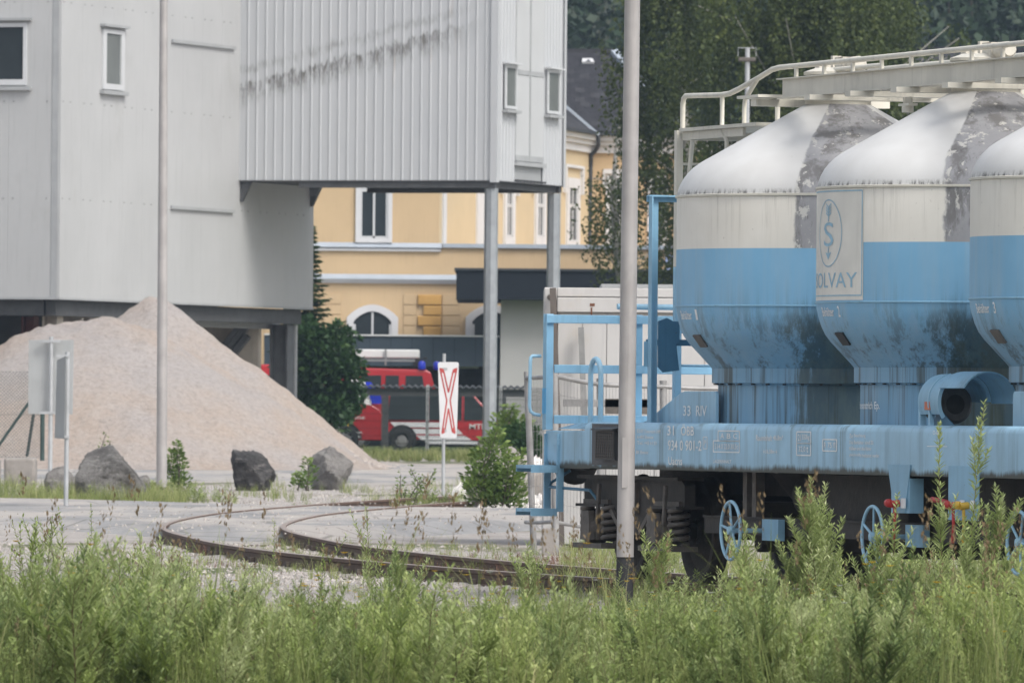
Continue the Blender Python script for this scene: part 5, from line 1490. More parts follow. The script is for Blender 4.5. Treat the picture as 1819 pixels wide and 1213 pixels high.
van, S = vehicle('fire_van', 'red crew van lettered MTF with slanted white stripes behind the mesh fence', 'van', xfv, D,
    [(0, .30), (0, .68), (.12, .78), (.80, .88), (1.5, 1.62), (1.7, 1.69), (3.9, 1.70), (3.98, 1.55), (4.05, .95), (4.05, .35)], 4.05, 1.85, m_fred,
    windows=[[(.92, .90), (1.78, .90), (1.78, 1.62), (1.56, 1.62)], [(1.84, .90), (2.78, .90), (2.78, 1.62), (1.84, 1.62)], [(2.84, .90), (3.95, .90), (3.90, 1.62), (2.84, 1.62)]],
    wheels=(.85, 3.55), wr=.33, belt=.86,
    stripes=[[(2.1, .83), (3.9, .83), (3.75, .69), (2.25, .69)], [(1.95, .64), (3.6, .64), (3.45, .50), (1.80, .50)], [(1.75, .46), (3.15, .46), (3.0, .33), (1.55, .33)], [(1.4, .30), (2.9, .30), (2.85, .21), (1.35, .21)]],
    texts=[('MTF', 1.62, 1.18, .64, .80)])
D = 259.0
xft = P(680, 750, D).x
tr, S = vehicle('fire_truck', 'red fire truck with lettered door nosing out from behind the heap', 'fire truck', xft, D,
    [(0, .32), (0, 1.0), (.10, 1.18), (.30, 1.30), (.72, 1.36), (.95, 2.0), (1.1, 2.05), (4.8, 2.05), (4.8, .4), (1.2, .32)], 4.8, 1.95, m_fred,
    windows=[[(.55, 1.18), (1.25, 1.18), (1.25, 1.82), (.92, 1.82)]], wheels=(1.05, 3.9), wr=.36, belt=1.1,
    texts=[('FREIWILLIGE', 1.55, .50, .92, .99), ('FEUERWEHR', 1.5, .55, .50, .57), ('EBENSEE', 1.45, .6, .40, .46)])
mk('crest', G().prism([S(1.0, .85, .008), S(.9, .85, .008), S(.9, .74, .008), S(.95, .69, .008), S(1.0, .74, .008)], (0, -.004, 0)), m_yellow, tr)
D = 269.5
xfa = P(686, 720, D).x
am_, S = vehicle('rescue_car', 'white rescue car with blue stripes half hidden by the corrugated shelter', 'car', xfa, D,
    [(0, .35), (0, .95), (.4, 1.05), (.55, 1.95), (.9, 2.05), (3.2, 2.06), (3.3, .5), (1.2, .35)], 3.3, 1.8, m_vwhite,
    windows=[[(.9, 1.4), (1.5, 1.4), (1.5, 1.85), (.95, 1.85)]], wheels=(.8, 2.6), wr=.33, belt=1.3)
mk('blue_stripe', G().prism([S(.02, 1.35, -.02), S(.42, 1.35, -.02), S(.62, 1.98, -.10), S(.45, 1.98, -.10)], (0, -.012, 0)).prism([S(.8, 1.72, -.1), S(1.3, 1.72, -.1), S(1.3, 1.92, -.12), S(.9, 1.92, -.12)], (0, -.05, 0)), m_bluelamp, am_)

# ---- low shelter with a corrugated roof over the parked vehicles
m_wave = mat('dark_wavy_sheet', (.030, .033, .036), .75, .2, 2)
D0, D1 = 255.5, 257.6
sh = thing('vehicle_shelter', 'low open shelter with a dark wavy sheet roof over red vehicles', 'shelter', (P(750, 700, 260).x, 262, gz(262)))
zr0 = P(760, 688, D0).z; x0, x1 = P(600, 690, D0).x, P(942, 690, D0).x
n = int((x1 - x0) / .177); g = G(); vs = []; k = 0; cols = []
for i in range(n * 6 + 1):
    x = x0 + (x1 - x0) * i / (n * 6); z = .028 * math.cos(2 * math.pi * i / 6)
    cols.append(x); vs += [(x, D0, zr0 + z), (x, D1, zr0 + z + .06), (x, D0, zr0 + z - .016), (x, D1, zr0 + z + .044)]
fs = []
for i in range(n * 6):
    o = i * 4; fs += [(o, o + 4, o + 5, o + 1), (o + 2, o + 3, o + 7, o + 6), (o, o + 2, o + 6, o + 4)]
mk('wavy_roof', G().add(vs, fs), m_wave, sh, 60)
mk('roof_beam', G().box((x0, D0 + .1, zr0 - .24), (x1, D0 + .2, zr0 - .05)), m_steel, sh)
mk('roof_beam', G().box((x0, D1 - .3, zr0 - .2), (x1, D1 - .2, zr0 - .03)), m_steel, sh)
for px in (684, 892):
    xx = P(px, 750, D0).x; mk('post', G().box((xx - .10, D0 + .06, gz(D0) - .1), (xx + .10, D0 + .22, zr0 - .245)), m_steel, sh)

# ---- steel mesh fence in front of it
m_mesh = mat('green_mesh', (.008, .014, .013), .8, .2, 5, spec=.1)
D = 247.0
mf = thing('mesh_fence', 'dark green welded mesh fence in front of red fire brigade vehicles', 'fence', (P(790, 800, D).x, D, gz(D)))
x0, x1 = P(600, 750, D).x, P(1010, 750, D).x; zt_ = P(760, 687, D).z; zb_ = gz(D)
g = G(); x = x0
while x < x1:
    g.box((x - .0085, D - .004, zb_ + .05), (x + .0085, D + .004, zt_)); x += .05
z = zb_ + .1
while z < zt_:
    g.box((x0, D - .012, z - .004), (x1, D - .004, z + .004)); z += .2
kind(mk('mesh', g, m_mesh, mf), 'stuff')
for px in (600, 759, 889, 1010):
    xx = P(px, 750, D).x; mk('post', G().box((xx - .04, D + .006, zb_ - .1), (xx + .04, D + .08, zt_ + .05)), m_galv, mf)

# ---- white container cabin behind the wagon
m_cab = mat('white_container', (.46, .45, .44), .55, .04, 1.0, streak=.22, dirt=(.42, .36, .28), dirt_amt=.35)
m_rust = mat('rust', (.15, .06, .03), .85, .3, 6)
D = 113.0
a = P(966, 600, D); zt_ = P(1000, 511, D).z
xl, xr = a.x, a.x + 6.06
cb = thing('container_cabin', 'white site container with rust stains behind the silo wagon', 'container', (xl + 3, D, gz(D)))
mk('corner_post', G().box((xl, D - .06, gz(D)), (xl + .155, D + .1, zt_)), m_cab, cb, bevel=.015)
mk('corner_post', G().box((xr - .155, D - .06, gz(D)), (xr, D + .1, zt_)), m_cab, cb, bevel=.015)
mk('corner_hole', G().lathe([(.0, -.004), (.035, -.004), (.035, .0)], 14, (xl + .07, D - .061, zt_ - .12), 'y'), m_gear, cb)
mk('top_rail', G().box((xl + .16, D - .05, zt_ - .11), (xr - .16, D + .1, zt_)).box((xl + .16, D - .08, zt_ - .30), (xr - .16, D + .1, zt_ - .12)), m_cab, cb, bevel=.01)
g = G()
xx = xl + .17
while xx + .30 < xr - .15:
    mk('wall_sheet', G().box((xx + .004, D - .01, gz(D) + .25), (xx + .296, D + .05, zt_ - .305)), m_cab, cb); xx += .30
mk('floor_rail', G().box((xl + .16, D - .06, gz(D) + .02), (xr - .16, D + .1, gz(D) + .24)), m_cab, cb)
mk('shell', G().box((xl, D + .105, gz(D) + .1), (xr, D + 2.4, zt_ - .01)), m_cab, cb)
mk('roof_trim', G().box((xl + .7, D - .03, zt_ + .003), (xr, D + 2.3, zt_ + .05)), m_flash, cb)
g = G()
for sx, sz, w, h in ((.56, .19, .06, .035), (.57, .24, .02, .10), (.08, .22, .025, .09), (.10, .36, .012, .12)):
    g.box((xl + sx, D - .0835 if sx > .3 else D - .0635, zt_ - sz - h), (xl + sx + w, D - .081 if sx > .3 else D - .061, zt_ - sz))
mk('rust_stain', g, m_rust, cb)
for i, (p, q, r, m_, lab) in enumerate(((( 982, 512), (997, 1000), .040, mat('brown_steel', (.085, .07, .06), .7, .2, 5), 'dark brown steel bar leaning against the white container'), ((1032, 582), (1046, 985), .036, mat('dull_steel', (.18, .18, .175), .6, .2, 5), 'grey steel bar leaning lower against the white container'))):
    pa, pb = P(*p, D - .16), P(*q, D - .7); pb.z = max(pb.z, gz(D) + .0)
    tag(mk('steel_bar', G().bar(pb, pa, r * 2, r * 1.4, (0, -1, 0)), m_), lab, 'bar')

# ---- temporary site fence
m_tf = mat('galvanised_fence', (.30, .295, .29), .55, .2, 5, metal=.35, dirt=(.16, .12, .09), dirt_amt=.4)
D = 107.0
tf = thing('site_fence', 'temporary galvanised fence panels around the white container', 'fence', (P(1000, 900, D).x, D, gz(D)))
spots = [(936, 660, 107.4), (985, 657, 106.6), (1066, 672, 107.6), (1178, 676, 108.2), (1290, 680, 108.6)]
for i, (px, py, d) in enumerate(spots):
    tpn = P(px, py, d); bx_ = tpn.x + (.10 if i == 0 else .03)
    mk('post', G().tube([(bx_, d, gz(d) - .02), (tpn.x, d, tpn.z)], .045 if i else .04, 10), m_tf, tf, 40)
    if i + 1 < len(spots):
        px2, py2, d2 = spots[i + 1]; q = P(px2, py2, d2)
        for dz, r in ((-.07, .026), (-1.75, .022)):
            mk('cross_tube', G().tube([(tpn.x, d - .03, tpn.z + dz), ((tpn.x + q.x) / 2, (d + d2) / 2 - .03, (tpn.z + q.z) / 2 + dz - .008), (q.x, d2 - .03, q.z + dz)], r, 8), m_tf, tf, 40)
        g = G(); nn = max(4, int((q.x - tpn.x) / .036))
        for k in range(1, nn):
            s = k / nn; x = tpn.x + (q.x - tpn.x) * s; y = d + (d2 - d) * s - .03; z = tpn.z + (q.z - tpn.z) * s - .07
            g.tube([(x, y, z), (x + .01, y, z - 1.68)], .0028, 3, False)
        for k in range(1, 8): g.tube([(tpn.x, d - .03, tpn.z - .07 - .21 * k), (q.x, d2 - .03, q.z - .07 - .21 * k)], .0028, 3, False)
        kind(mk('wire_panel', g, m_tf, tf), 'stuff')
mk('guard_board', G().box((P(1075, 720, 107.2).x, 107.3, P(1075, 735, 107.2).z), (P(1165, 720, 107.2).x, 107.34, P(1075, 708, 107.2).z)), m_gear, tf)
mk('guard_board', G().box((P(1000, 720, 107.2).x, 107.3, P(1000, 722, 107.2).z), (P(1160, 720, 107.2).x, 107.33, P(1000, 709, 107.2).z)), m_tf, tf)

# ---- slender mast with a floodlight beyond the wagon
D = 205.0
b = P(1327, 300, D); ms = thing('light_mast', 'slim grey mast with a floodlight bar against the birch', 'mast', (b.x, D, gz(D)))
mk('pole', G().tube([(b.x, D, gz(D)), (P(1328, 85, D).x, D, P(1328, 85, D).z)], .055, 10), m_galv, ms, 40)
q = P(1327, 105, D)
mk('lamp_bar', G().box((q.x - .19, D - .10, q.z - .06), (q.x + .19, D + .02, q.z + .03)), m_gear, ms, bevel=.02)
mk('lamp_guard', G().tube([(q.x - .2, D - .05, q.z + .05), (q.x - .2, D - .05, q.z + .24), (q.x + .2, D - .05, q.z + .24), (q.x + .2, D - .05, q.z + .05)], .008, 6), m_galv, ms)
# ---- a dark roof far behind the tanks
D = 360.0
rr = thing('far_house', 'distant house with a dark tiled roof behind the silo tanks', 'house', (P(1760, 600, D).x, D + 5, gz(D)))
xa, xb = P(1640, 100, D).x, P(1990, 100, D).x; z1 = P(1660, 78, D).z; z0 = P(1660, 190, D).z
mk('roof', G().add([(xa - 1.5, D, z0), (xb, D, z0), (xb, D + 6, z1), (xa, D + 6, z1), (xa - 1.5, D + 12, z0), (xb, D + 12, z0)], [(0, 1, 2, 3), (3, 2, 5, 4), (0, 3, 4)]), m_slate2, rr)
mk('wall', G().box((xa - .8, D + .6, gz(D) - .1), (xb, D + 11.4, z0 + .05)), m_greywall, rr)
mk('ridge_cap', G().bar((xa, D + 6, z1 + .05), (xb, D + 6, z1 + .05), .4, .15), m_slate, rr)
# ================================================================== foliage
def leaf_mat(name, dark, mid, light, stem=(.05, .04, .03), trans=.35):
    t = NT(name); at = t.n('ShaderNodeAttribute', attribute_name='var'); v = at.outputs['Fac']
    p = t.pos(); n = t.noise(p, 1.1, 3, .5)
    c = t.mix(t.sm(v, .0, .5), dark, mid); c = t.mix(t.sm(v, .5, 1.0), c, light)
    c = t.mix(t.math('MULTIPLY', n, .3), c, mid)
    isstem = t.math('LESS_THAN', v, -.5); c = t.mix(isstem, c, stem)
    t.fin(c, .55, 0.0, .3)
    tr = t.n('ShaderNodeBsdfTranslucent'); t.l(c, tr.inputs[0])
    mx = t.n('ShaderNodeMixShader'); mx.inputs[0].default_value = trans
    t.l(t.b.outputs[0], mx.inputs[1]); t.l(tr.outputs[0], mx.inputs[2]); t.l(mx.outputs[0], t.out.inputs['Surface'])
    return t.m
def unit(a): return a / np.maximum(np.linalg.norm(a, axis=-1, keepdims=True), 1e-9)
def leaves(base, d, L, Wd, up=None, fold=.18):
    """diamond leaves: base (N,3), direction (N,3), length (N,), width (N,) -> (N,4,3)"""
    N = len(base); d = unit(d)
    if up is None: up = rng.normal(size=(N, 3))
    s = unit(np.cross(d, up)); n = np.cross(s, d)
    L = np.broadcast_to(L, (N,))[:, None]; Wd = np.broadcast_to(Wd, (N,))[:, None]
    mid = base + d * L * .45 + n * L * fold * .5
    return np.stack([base, mid + s * Wd / 2, base + d * L, mid - s * Wd / 2], axis=1)
def blob_leaves(c, r, n, size, droop=0.0):
    """leaves spread through an uneven ellipsoid shell-weighted volume"""
    u = unit(rng.normal(size=(n, 3))); rad = rng.random(n)[:, None] ** .45
    p = np.array(c) + u * rad * np.array(r)
    d = unit(u + rng.normal(size=(n, 3)) * .9 + np.array([0, 0, -droop]))
    L = size * rng.uniform(.6, 1.4, n)
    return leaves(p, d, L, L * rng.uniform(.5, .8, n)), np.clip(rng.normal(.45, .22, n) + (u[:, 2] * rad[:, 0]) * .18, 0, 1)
m_bark = mat('birch_bark', (.38, .36, .33), .85, .3, 3, dirt=(.05, .045, .04), dirt_amt=.8)
m_bark2 = mat('brown_bark', (.07, .055, .045), .9, .3, 4, bump=.4)
m_birch = leaf_mat('birch_leaves', (.034, .052, .014), (.075, .10, .027), (.15, .175, .045))
m_bushleaf = leaf_mat('dark_bush_leaves', (.016, .042, .014), (.030, .075, .022), (.07, .13, .035))
m_shrub = leaf_mat('light_shrub_leaves', (.045, .085, .018), (.11, .175, .04), (.25, .33, .09))
m_spruce = leaf_mat('spruce_needles', (.015, .032, .014), (.032, .060, .022), (.075, .11, .035))
m_forest = leaf_mat('forest_foliage', (.012, .026, .014), (.026, .048, .022), (.060, .085, .034), trans=.1)
def tree(name, label, cat, base, trunk_pts, trunk_r, quads, var, m_, m_b, limbs=(), group=None):
    root = thing(name, label, cat, base, 0, group)
    tr = mk('trunk', G().tube(trunk_pts, trunk_r, 10), m_b, root, 60)
    for pts, r0, r1 in limbs:
        k = len(pts); mk('limb', G().tube(pts, [r0 + (r1 - r0) * i / (k - 1) for i in range(k)], 6), m_b, root, 60)
    o = np_mesh('crown', quads - np.array(root.location)[None, None, :], 4, m_, var, root)
    kind(o, 'stuff'); return root
def birch(px, D, H, rx, z_low, n_limb, n_strand, label, left_bias=0.0, seed=1, size=.115, per=56):
    global rng
    rng = np.random.default_rng(seed); r_ = random.Random(seed)
    b = Vector((PX(px, D), D, gz(D)))
    tp_ = [b + Vector((.25 * math.sin(k * .9), .2 * math.cos(k), H * k / 7)) for k in range(8)]
    limbs = []; Q = []; V = []
    for i in range(n_limb):
        z = b.z + H * r_.uniform(.16, .93); f = (z - b.z) / H
        R = rx * (1.05 if f < .6 else 1.05 - (f - .6) * 1.6) * r_.uniform(.75, 1.08)
        a = r_.uniform(0, 2 * math.pi)
        k0 = tp_[min(7, int(f * 7))]
        e = Vector((k0.x + R * math.cos(a), k0.y + R * .8 * math.sin(a), z + R * .45))
        m_ = k0.lerp(e, .5) + Vector((0, 0, .35))
        s0 = Vector((k0.x, k0.y, z)); limbs.append(([s0, m_, e], .07 * (1.15 - f), .015))
        for s in range(n_strand):
            t = r_.uniform(.25, 1.0); p = (s0.lerp(m_, t * 2) if t < .5 else m_.lerp(e, t * 2 - 1)) + Vector((r_.gauss(0, .35), r_.gauss(0, .35), r_.gauss(0, .2)))
            ln = min(r_.uniform(.9, 3.0), p.z - z_low)
            if ln < .3: continue
            n = int(per * ln / 2)
            if n < 3: continue
            tt = np.sort(rng.random(n)); sway = rng.normal(0, .16, 2)
            pos = np.stack([p.x + sway[0] * tt + rng.normal(0, .10, n), p.y + sway[1] * tt + rng.normal(0, .10, n), p.z - ln * tt], 1)
            d = np.stack([rng.normal(0, .6, n), rng.normal(0, .6, n), -rng.uniform(.3, 1.2, n)], 1)
            L = size * rng.uniform(.6, 1.35, n)
            Q.append(leaves(pos, d, L, L * .72)); V.append(np.clip(rng.normal(r_.uniform(.15, .72), .14, n), 0, 1))
    return tree('birch_tree', label, 'tree', b, tp_, [.24, .22, .19, .16, .13, .10, .06, .03], np.concatenate(Q), np.concatenate(V), m_birch, m_bark, limbs[:26])
birch(1425, 266, 19, 4.1, 2.0, 100, 24, 'large weeping birch behind the first silo tank', seed=5)
birch(1215, 274, 18, 2.0, 4.5, 55, 18, 'slimmer birch trailing its branches over the yellow house', seed=8, per=50)
birch(1100, 279, 10.4, 1.15, 4.2, 18, 9, 'young birch in front of the yellow house downpipe', seed=12, per=38)
birch(1560, 290, 17, 2.4, 2, 55, 18, 'birch standing behind the middle silo tank', seed=19, per=44)
# bush beside the tower column
rng = np.random.default_rng(31)
D = 242.0; Q = []; V = []
b = Vector((PX(578, D), D, gz(D)))
for (x, y, r, n) in ((575, 640, .80, 1500), (555, 600, .42, 500), (600, 600, .42, 450), (610, 660, .62, 900), (560, 690, .7, 1100), (598, 712, .62, 900), (625, 705, .35, 350), (540, 640, .55, 800), (548, 575, .22, 120), (596, 585, .22, 120), (585, 735, .6, 800), (632, 600, .12, 25), (638, 655, .14, 40)):
    c = P(x, y, D + random.Random(x).uniform(-.4, .4)); q, v = blob_leaves(c, (r, r * .9, r), n, .15, .3); Q.append(q); V.append(v)
tree('bush', 'dense dark green bush between the tower column and the red fire truck', 'bush', b, [b, b + Vector((.1, 0, .8)), b + Vector((0, .1, 1.9))], [.07, .05, .02], np.concatenate(Q), np.concatenate(V), m_bushleaf, m_bark2,
     [([b + Vector((0, 0, .3)), P(560, 690, D), P(548, 575, D)], .04, .01), ([b + Vector((0, 0, .4)), P(600, 690, D), P(596, 590, D)], .04, .01)])
# spruce behind the tower
D = 253.0; b = Vector((PX(540, D), D, gz(D))); Q = []; V = []; limbs = []
top = P(545, 395, D)
H = top.z - b.z
for k in range(44):
    f = k / 43; z = b.z + .6 + (H - .7) * f; R = (1.12 - .95 * f) * (1.0 + .2 * math.sin(k * 2.3))
    for j in range(8):
        a = k * 1.9 + j * 2 * math.pi / 8 + random.uniform(-.2, .2); Rj = R * random.uniform(.7, 1.15)
        n = int(26 + 30 * Rj); t = rng.random(n)
        pos = np.stack([b.x + Rj * t * math.cos(a), b.y + Rj * t * math.sin(a), z - .35 * Rj * t + .30 * Rj * t * t + 0 * t], 1)
        side = np.array([-math.sin(a), math.cos(a), 0]); out = np.array([math.cos(a), math.sin(a), 0])
        sg = np.where(rng.random(n) < .5, -1, 1)[:, None]
        d = out * .9 + side * sg * rng.uniform(.2, 1.0, (n, 1)) + np.array([0, 0, -.35]) + rng.normal(0, .15, (n, 3))
        L = rng.uniform(.14, .30, n) * (1.1 - t * .4); Q.append(leaves(pos, d, L, L * .28)); V.append(np.clip(rng.normal(.35 + .3 * t, .15, n), 0, 1))
tree('spruce_tree', 'spruce with drooping branches poking out behind the white tower', 'tree', b, [b, b + Vector((0, 0, H * .5)), top], [.14, .08, .01], np.concatenate(Q), np.concatenate(V), m_spruce, m_bark2)
# bushes on the rubble by the crossing board
def shrub(name, label, cat, px, D, stems, m_, size, per_m=120, seed=3, wid=.42, group=None):
    """upright shoots: list of (px top, py top) from one root"""
    global rng
    rng = np.random.default_rng(seed); b = Vector((PX(px, D), D, gz(D))); Q = []; V = []; limbs = []
    for i, (tx_, ty_) in enumerate(stems):
        dd = rng.uniform(-.5, .5); t_ = P(tx_, ty_, D + dd); s0 = b + Vector((rng.uniform(-.25, .25), dd * .4, 0))
        m1 = s0.lerp(t_, .5) + Vector((rng.normal(0, .05), 0, .06)); limbs.append(([s0, m1, t_], .014, .004))
        Lh = (t_ - s0).length; n = int(per_m * Lh); t = rng.uniform(.12, 1.0, n)
        pos = np.array([tuple(s0.lerp(m1, 2 * k) if k < .5 else m1.lerp(t_, 2 * k - 1)) for k in t])
        a = rng.uniform(0, 6.28, n); spread = wid * (.12 + .88 * np.sin(math.pi * np.clip(t * .8 + .12, 0, 1))) * .5 * rng.random(n) ** .6 * (1.15 - .6 * t)
        pos += np.stack([np.cos(a) * spread, np.sin(a) * spread, rng.normal(0, .03, n)], 1)
        d = np.stack([np.cos(a), np.sin(a), rng.uniform(.1, .9, n)], 1)
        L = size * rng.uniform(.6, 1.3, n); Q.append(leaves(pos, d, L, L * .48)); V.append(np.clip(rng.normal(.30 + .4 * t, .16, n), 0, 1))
    root = thing(name, label, cat, b, 0, group)
    g = G()
    for pts, r0, r1 in limbs: mk('stem', G().tube(pts, [r0, (r0 + r1) / 2, r1], 5), m_bark2, root)
    kind(np_mesh('foliage', np.concatenate(Q) - np.array(b)[None, None], 4, m_, np.concatenate(V), root), 'stuff')
    return root
shrub('bush', 'rounded leafy bush growing over the broken concrete lump', 'bush', 880, 142.5, [(850, 800), (870, 775), (845, 835), (890, 790), (905, 810), (862, 820), (882, 832), (900, 850), (915, 835), (830, 850), (870, 858), (895, 880), (885, 760), (925, 800)], m_shrub, .095, 230, 5, .70)
shrub('bush', 'upright young bush with pale shoots behind the rounded leafy bush', 'bush', 912, 190, [(884, 735), (905, 720), (912, 728), (925, 738), (895, 752), (935, 760), (880, 770), (915, 770), (940, 745), (900, 780), (930, 785)], m_shrub, .12, 190, 9, .6)
shrub('bush', 'low dark bush close to the temporary site fence', 'bush', 930, 188, [(905, 760), (925, 752), (942, 760), (915, 790), (935, 790), (950, 775)], m_bushleaf, .12, 420, 13, .9)
shrub('tall_weed', 'pale tall weed standing beside the crossing board post', 'weed', 735, 146, [(712, 842), (728, 832), (742, 850), (757, 846), (770, 838), (720, 868), (750, 870)], m_shrub, .055, 95, 17, .2)
shrub('tall_weed', 'yellow green weed between the grey pole and the blackish boulder', 'weed', 312, 163, [(306, 800), (313, 785), (318, 800), (325, 822), (298, 828)], m_shrub, .085, 190, 21, .28)
shrub('tall_weed', 'small leafy weed beside the pale grey rounded boulder', 'weed', 538, 166, [(528, 842), (540, 838), (550, 848), (545, 815), (520, 856)], m_shrub, .085, 150, 23, .4)
shrub('tall_weed', 'thin weed rising behind the big rugged grey boulder', 'weed', 190, 154, [(188, 770), (194, 782)], m_shrub, .06, 60, 25, .12)
# ---- wooded hillside
rng = np.random.default_rng(77)
def hz(y): return .6 + max(0, y - 430) * .20
g = G(); vs = []; ysn = list(range(425, 940, 24)); xsn = list(range(-380, 381, 38))
for y in ysn:
    for x in xsn: vs.append((x, y, hz(y) - .3 + 2.0 * math.sin(x * .021) * min(1, (y - 425) / 200)))
g.add(vs, [(j * len(xsn) + i, j * len(xsn) + i + 1, (j + 1) * len(xsn) + i + 1, (j + 1) * len(xsn) + i) for j in range(len(ysn) - 1) for i in range(len(xsn) - 1)])
kind(mk('hillside', g, mat('forest_floor', (.035, .04, .02), .95, .3, .05), None, 60), 'structure')
Q = []; V = []; TR = G()
for row in range(15):
    y = 440 + row * 20
    half = y * .062 + 14; x = -half
    while x < half:
        xx = x + rng.uniform(-2, 2); yy = y + rng.uniform(-6, 6); Ht = rng.uniform(15, 24); z0 = hz(yy)
        vis_z = ZC + .026 * yy                      # only crowns that can rise into a gap are leafed densely
        con = rng.random() < .5
        n = 1500 if row < 9 else 800
        tshade = rng.uniform(.1, .62)
        if con:
            f = rng.random(n) ** .8; R = (1 - f) * 3.1 * (1 + .25 * np.sin(f * 60)) * rng.uniform(.45, 1.0, n); a = rng.uniform(0, 6.28, n)
            pos = np.stack([xx + R * np.cos(a), yy + R * np.sin(a), z0 + Ht * (.12 + .88 * f) - .25 * R], 1)
            d = np.stack([np.cos(a), np.sin(a), -rng.uniform(.2, .9, n)], 1)
        else:
            cl_ = rng.integers(0, 14, n); cc = unit(rng.normal(size=(14, 3))) * np.array([2.8, 2.8, 5.0]) * rng.uniform(.4, 1, (14, 1)) + np.array([xx, yy, z0 + Ht * .62])
            pos = cc[cl_] + rng.normal(0, 1, (n, 3)) * np.array([.95, .95, 1.1]); d = rng.normal(size=(n, 3))
        L = rng.uniform(.35, .85, n); Q.append(leaves(pos, d, L, L * .6)); V.append(np.clip(rng.normal(tshade, .16, n), 0, 1))
        TR.tube([(xx, yy, z0 - .3), (xx, yy, z0 + Ht * .85)], [.25, .05], 5, False)
        x += rng.uniform(4.4, 6.4)
kind(np_mesh('hillside_forest', np.concatenate(Q), 4, m_forest, np.concatenate(V)), 'stuff')
kind(mk('forest_trunks', TR, m_bark2), 'stuff')
# ================================================================== near vegetation
rng = np.random.default_rng(101)
m_willow = leaf_mat('willow_leaves', (.14, .19, .06), (.32, .39, .145), (.52, .57, .30), (.13, .085, .05), .45)
m_weed = leaf_mat('meadow_leaves', (.12, .175, .05), (.28, .355, .115), (.47, .53, .22), (.12, .13, .05), .45)
m_grass = leaf_mat('grass_blades', (.13, .16, .045), (.25, .30, .10), (.44, .42, .20), (.22, .16, .09), .4)
m_sorrel = leaf_mat('red_sorrel', (.12, .055, .035), (.19, .085, .055), (.27, .15, .09), (.14, .07, .05))
m_flower = leaf_mat('yellow_petals', (.55, .33, .02), (.62, .42, .02), (.70, .52, .05))
m_umbel = leaf_mat('white_petals', (.5, .5, .46), (.6, .6, .57), (.7, .7, .68))
def stem_quads(pts, r0, r1):
    pts = np.asarray(pts); out = []; n = len(pts)
    for i in range(n - 1):
        ra = r0 + (r1 - r0) * i / (n - 1); rb = r0 + (r1 - r0) * (i + 1) / (n - 1)
        for k in range(3):
            a0, a1 = 2.094 * k, 2.094 * (k + 1)
            o0 = np.array([math.cos(a0), math.sin(a0), 0]); o1 = np.array([math.cos(a1), math.sin(a1), 0])
            out.append([pts[i] + o0 * ra, pts[i] + o1 * ra, pts[i + 1] + o1 * rb, pts[i + 1] + o0 * rb])
    return np.array(out)
def curve(p0, p1, bend, n=5):
    t = np.linspace(0, 1, n)[:, None]; return p0 * (1 - t) + p1 * t + np.asarray(bend) * (4 * t * (1 - t))
def along(pts, t):
    x = t * (len(pts) - 1); i = np.minimum(x.astype(int), len(pts) - 2); f = (x - i)[:, None]; return pts[i] * (1 - f) + pts[i + 1] * f
def shoot(pts, n, L, Wd, t0=.12, elev=(.5, 1.3), taper=True, tone=.45):
    """a leafy shoot: spiral leaves along a stem"""
    t = np.linspace(t0, 1, n) + rng.normal(0, .006, n); t = np.clip(t, 0, 1); pos = along(pts, t)
    a = np.arange(n) * 2.4 + rng.uniform(0, 6.28) + rng.normal(0, .3, n); e = rng.uniform(*elev, n) + np.maximum(0, t - .8) * 2.2
    d = np.stack([np.cos(a), np.sin(a), e], 1)
    ll = L * rng.uniform(.7, 1.2, n) * (np.clip(1.25 - t * .75, .3, 1) if taper else 1)
    up = np.stack([-np.cos(a) * .3, -np.sin(a) * .3, np.ones(n)], 1) + rng.normal(0, .35, (n, 3))
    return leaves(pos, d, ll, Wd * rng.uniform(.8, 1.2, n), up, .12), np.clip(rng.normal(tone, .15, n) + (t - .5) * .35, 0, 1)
def willow(h, nst, dens=105, side=7, L=.085, Wd=.0125):
    Q, V = [], []
    for s in range(nst):
        hh = h * (1 if s == 0 else rng.uniform(.55, .9)); a = rng.uniform(0, 6.28); r = .05 if s == 0 else rng.uniform(.1, .28)
        p = curve(np.zeros(3), np.array([r * math.cos(a), r * math.sin(a), hh]), np.array([rng.normal(0, .03), rng.normal(0, .03), 0]), 6)
        st = stem_quads(p, .0048, .0015); Q.append(st); V.append(np.full(len(st), -1.0))
        q, v = shoot(p, int(dens * hh), L, Wd, .18, tone=rng.uniform(.38, .6)); Q.append(q); V.append(v)
        for k in range(int(side * hh / .8)):
            t = rng.uniform(.15, .8); b0 = along(p, np.array([t]))[0]; a2 = rng.uniform(0, 6.28); ln = rng.uniform(.16, .42) * (1.1 - t * .5)
            p2 = curve(b0, b0 + np.array([math.cos(a2) * ln * .5, math.sin(a2) * ln * .5, ln]), np.zeros(3), 4)
            st = stem_quads(p2, .0020, .0008); Q.append(st); V.append(np.full(len(st), -1.0))
            q, v = shoot(p2, int(dens * ln * 1.1) + 4, L * .9, Wd, .1, tone=rng.uniform(.35, .65)); Q.append(q); V.append(v)
    return np.concatenate(Q), np.concatenate(V)
def herb(h):
    Q, V = [], []
    for s in range(rng.integers(1, 4)):
        a = rng.uniform(0, 6.28); r = rng.uniform(.03, .18); hh = h * rng.uniform(.65, 1)
        p = curve(np.zeros(3), np.array([r * math.cos(a), r * math.sin(a), hh]), np.array([rng.normal(0, .03), rng.normal(0, .03), 0]), 5)
        st = stem_quads(p, .004, .0015); Q.append(st); V.append(np.full(len(st), -1.0))
        q, v = shoot(p, int(75 * hh) + 10, rng.uniform(.05, .085), rng.uniform(.009, .018), .08, (.1, .9), tone=rng.uniform(.3, .6)); Q.append(q); V.append(v)
    return np.concatenate(Q), np.concatenate(V)
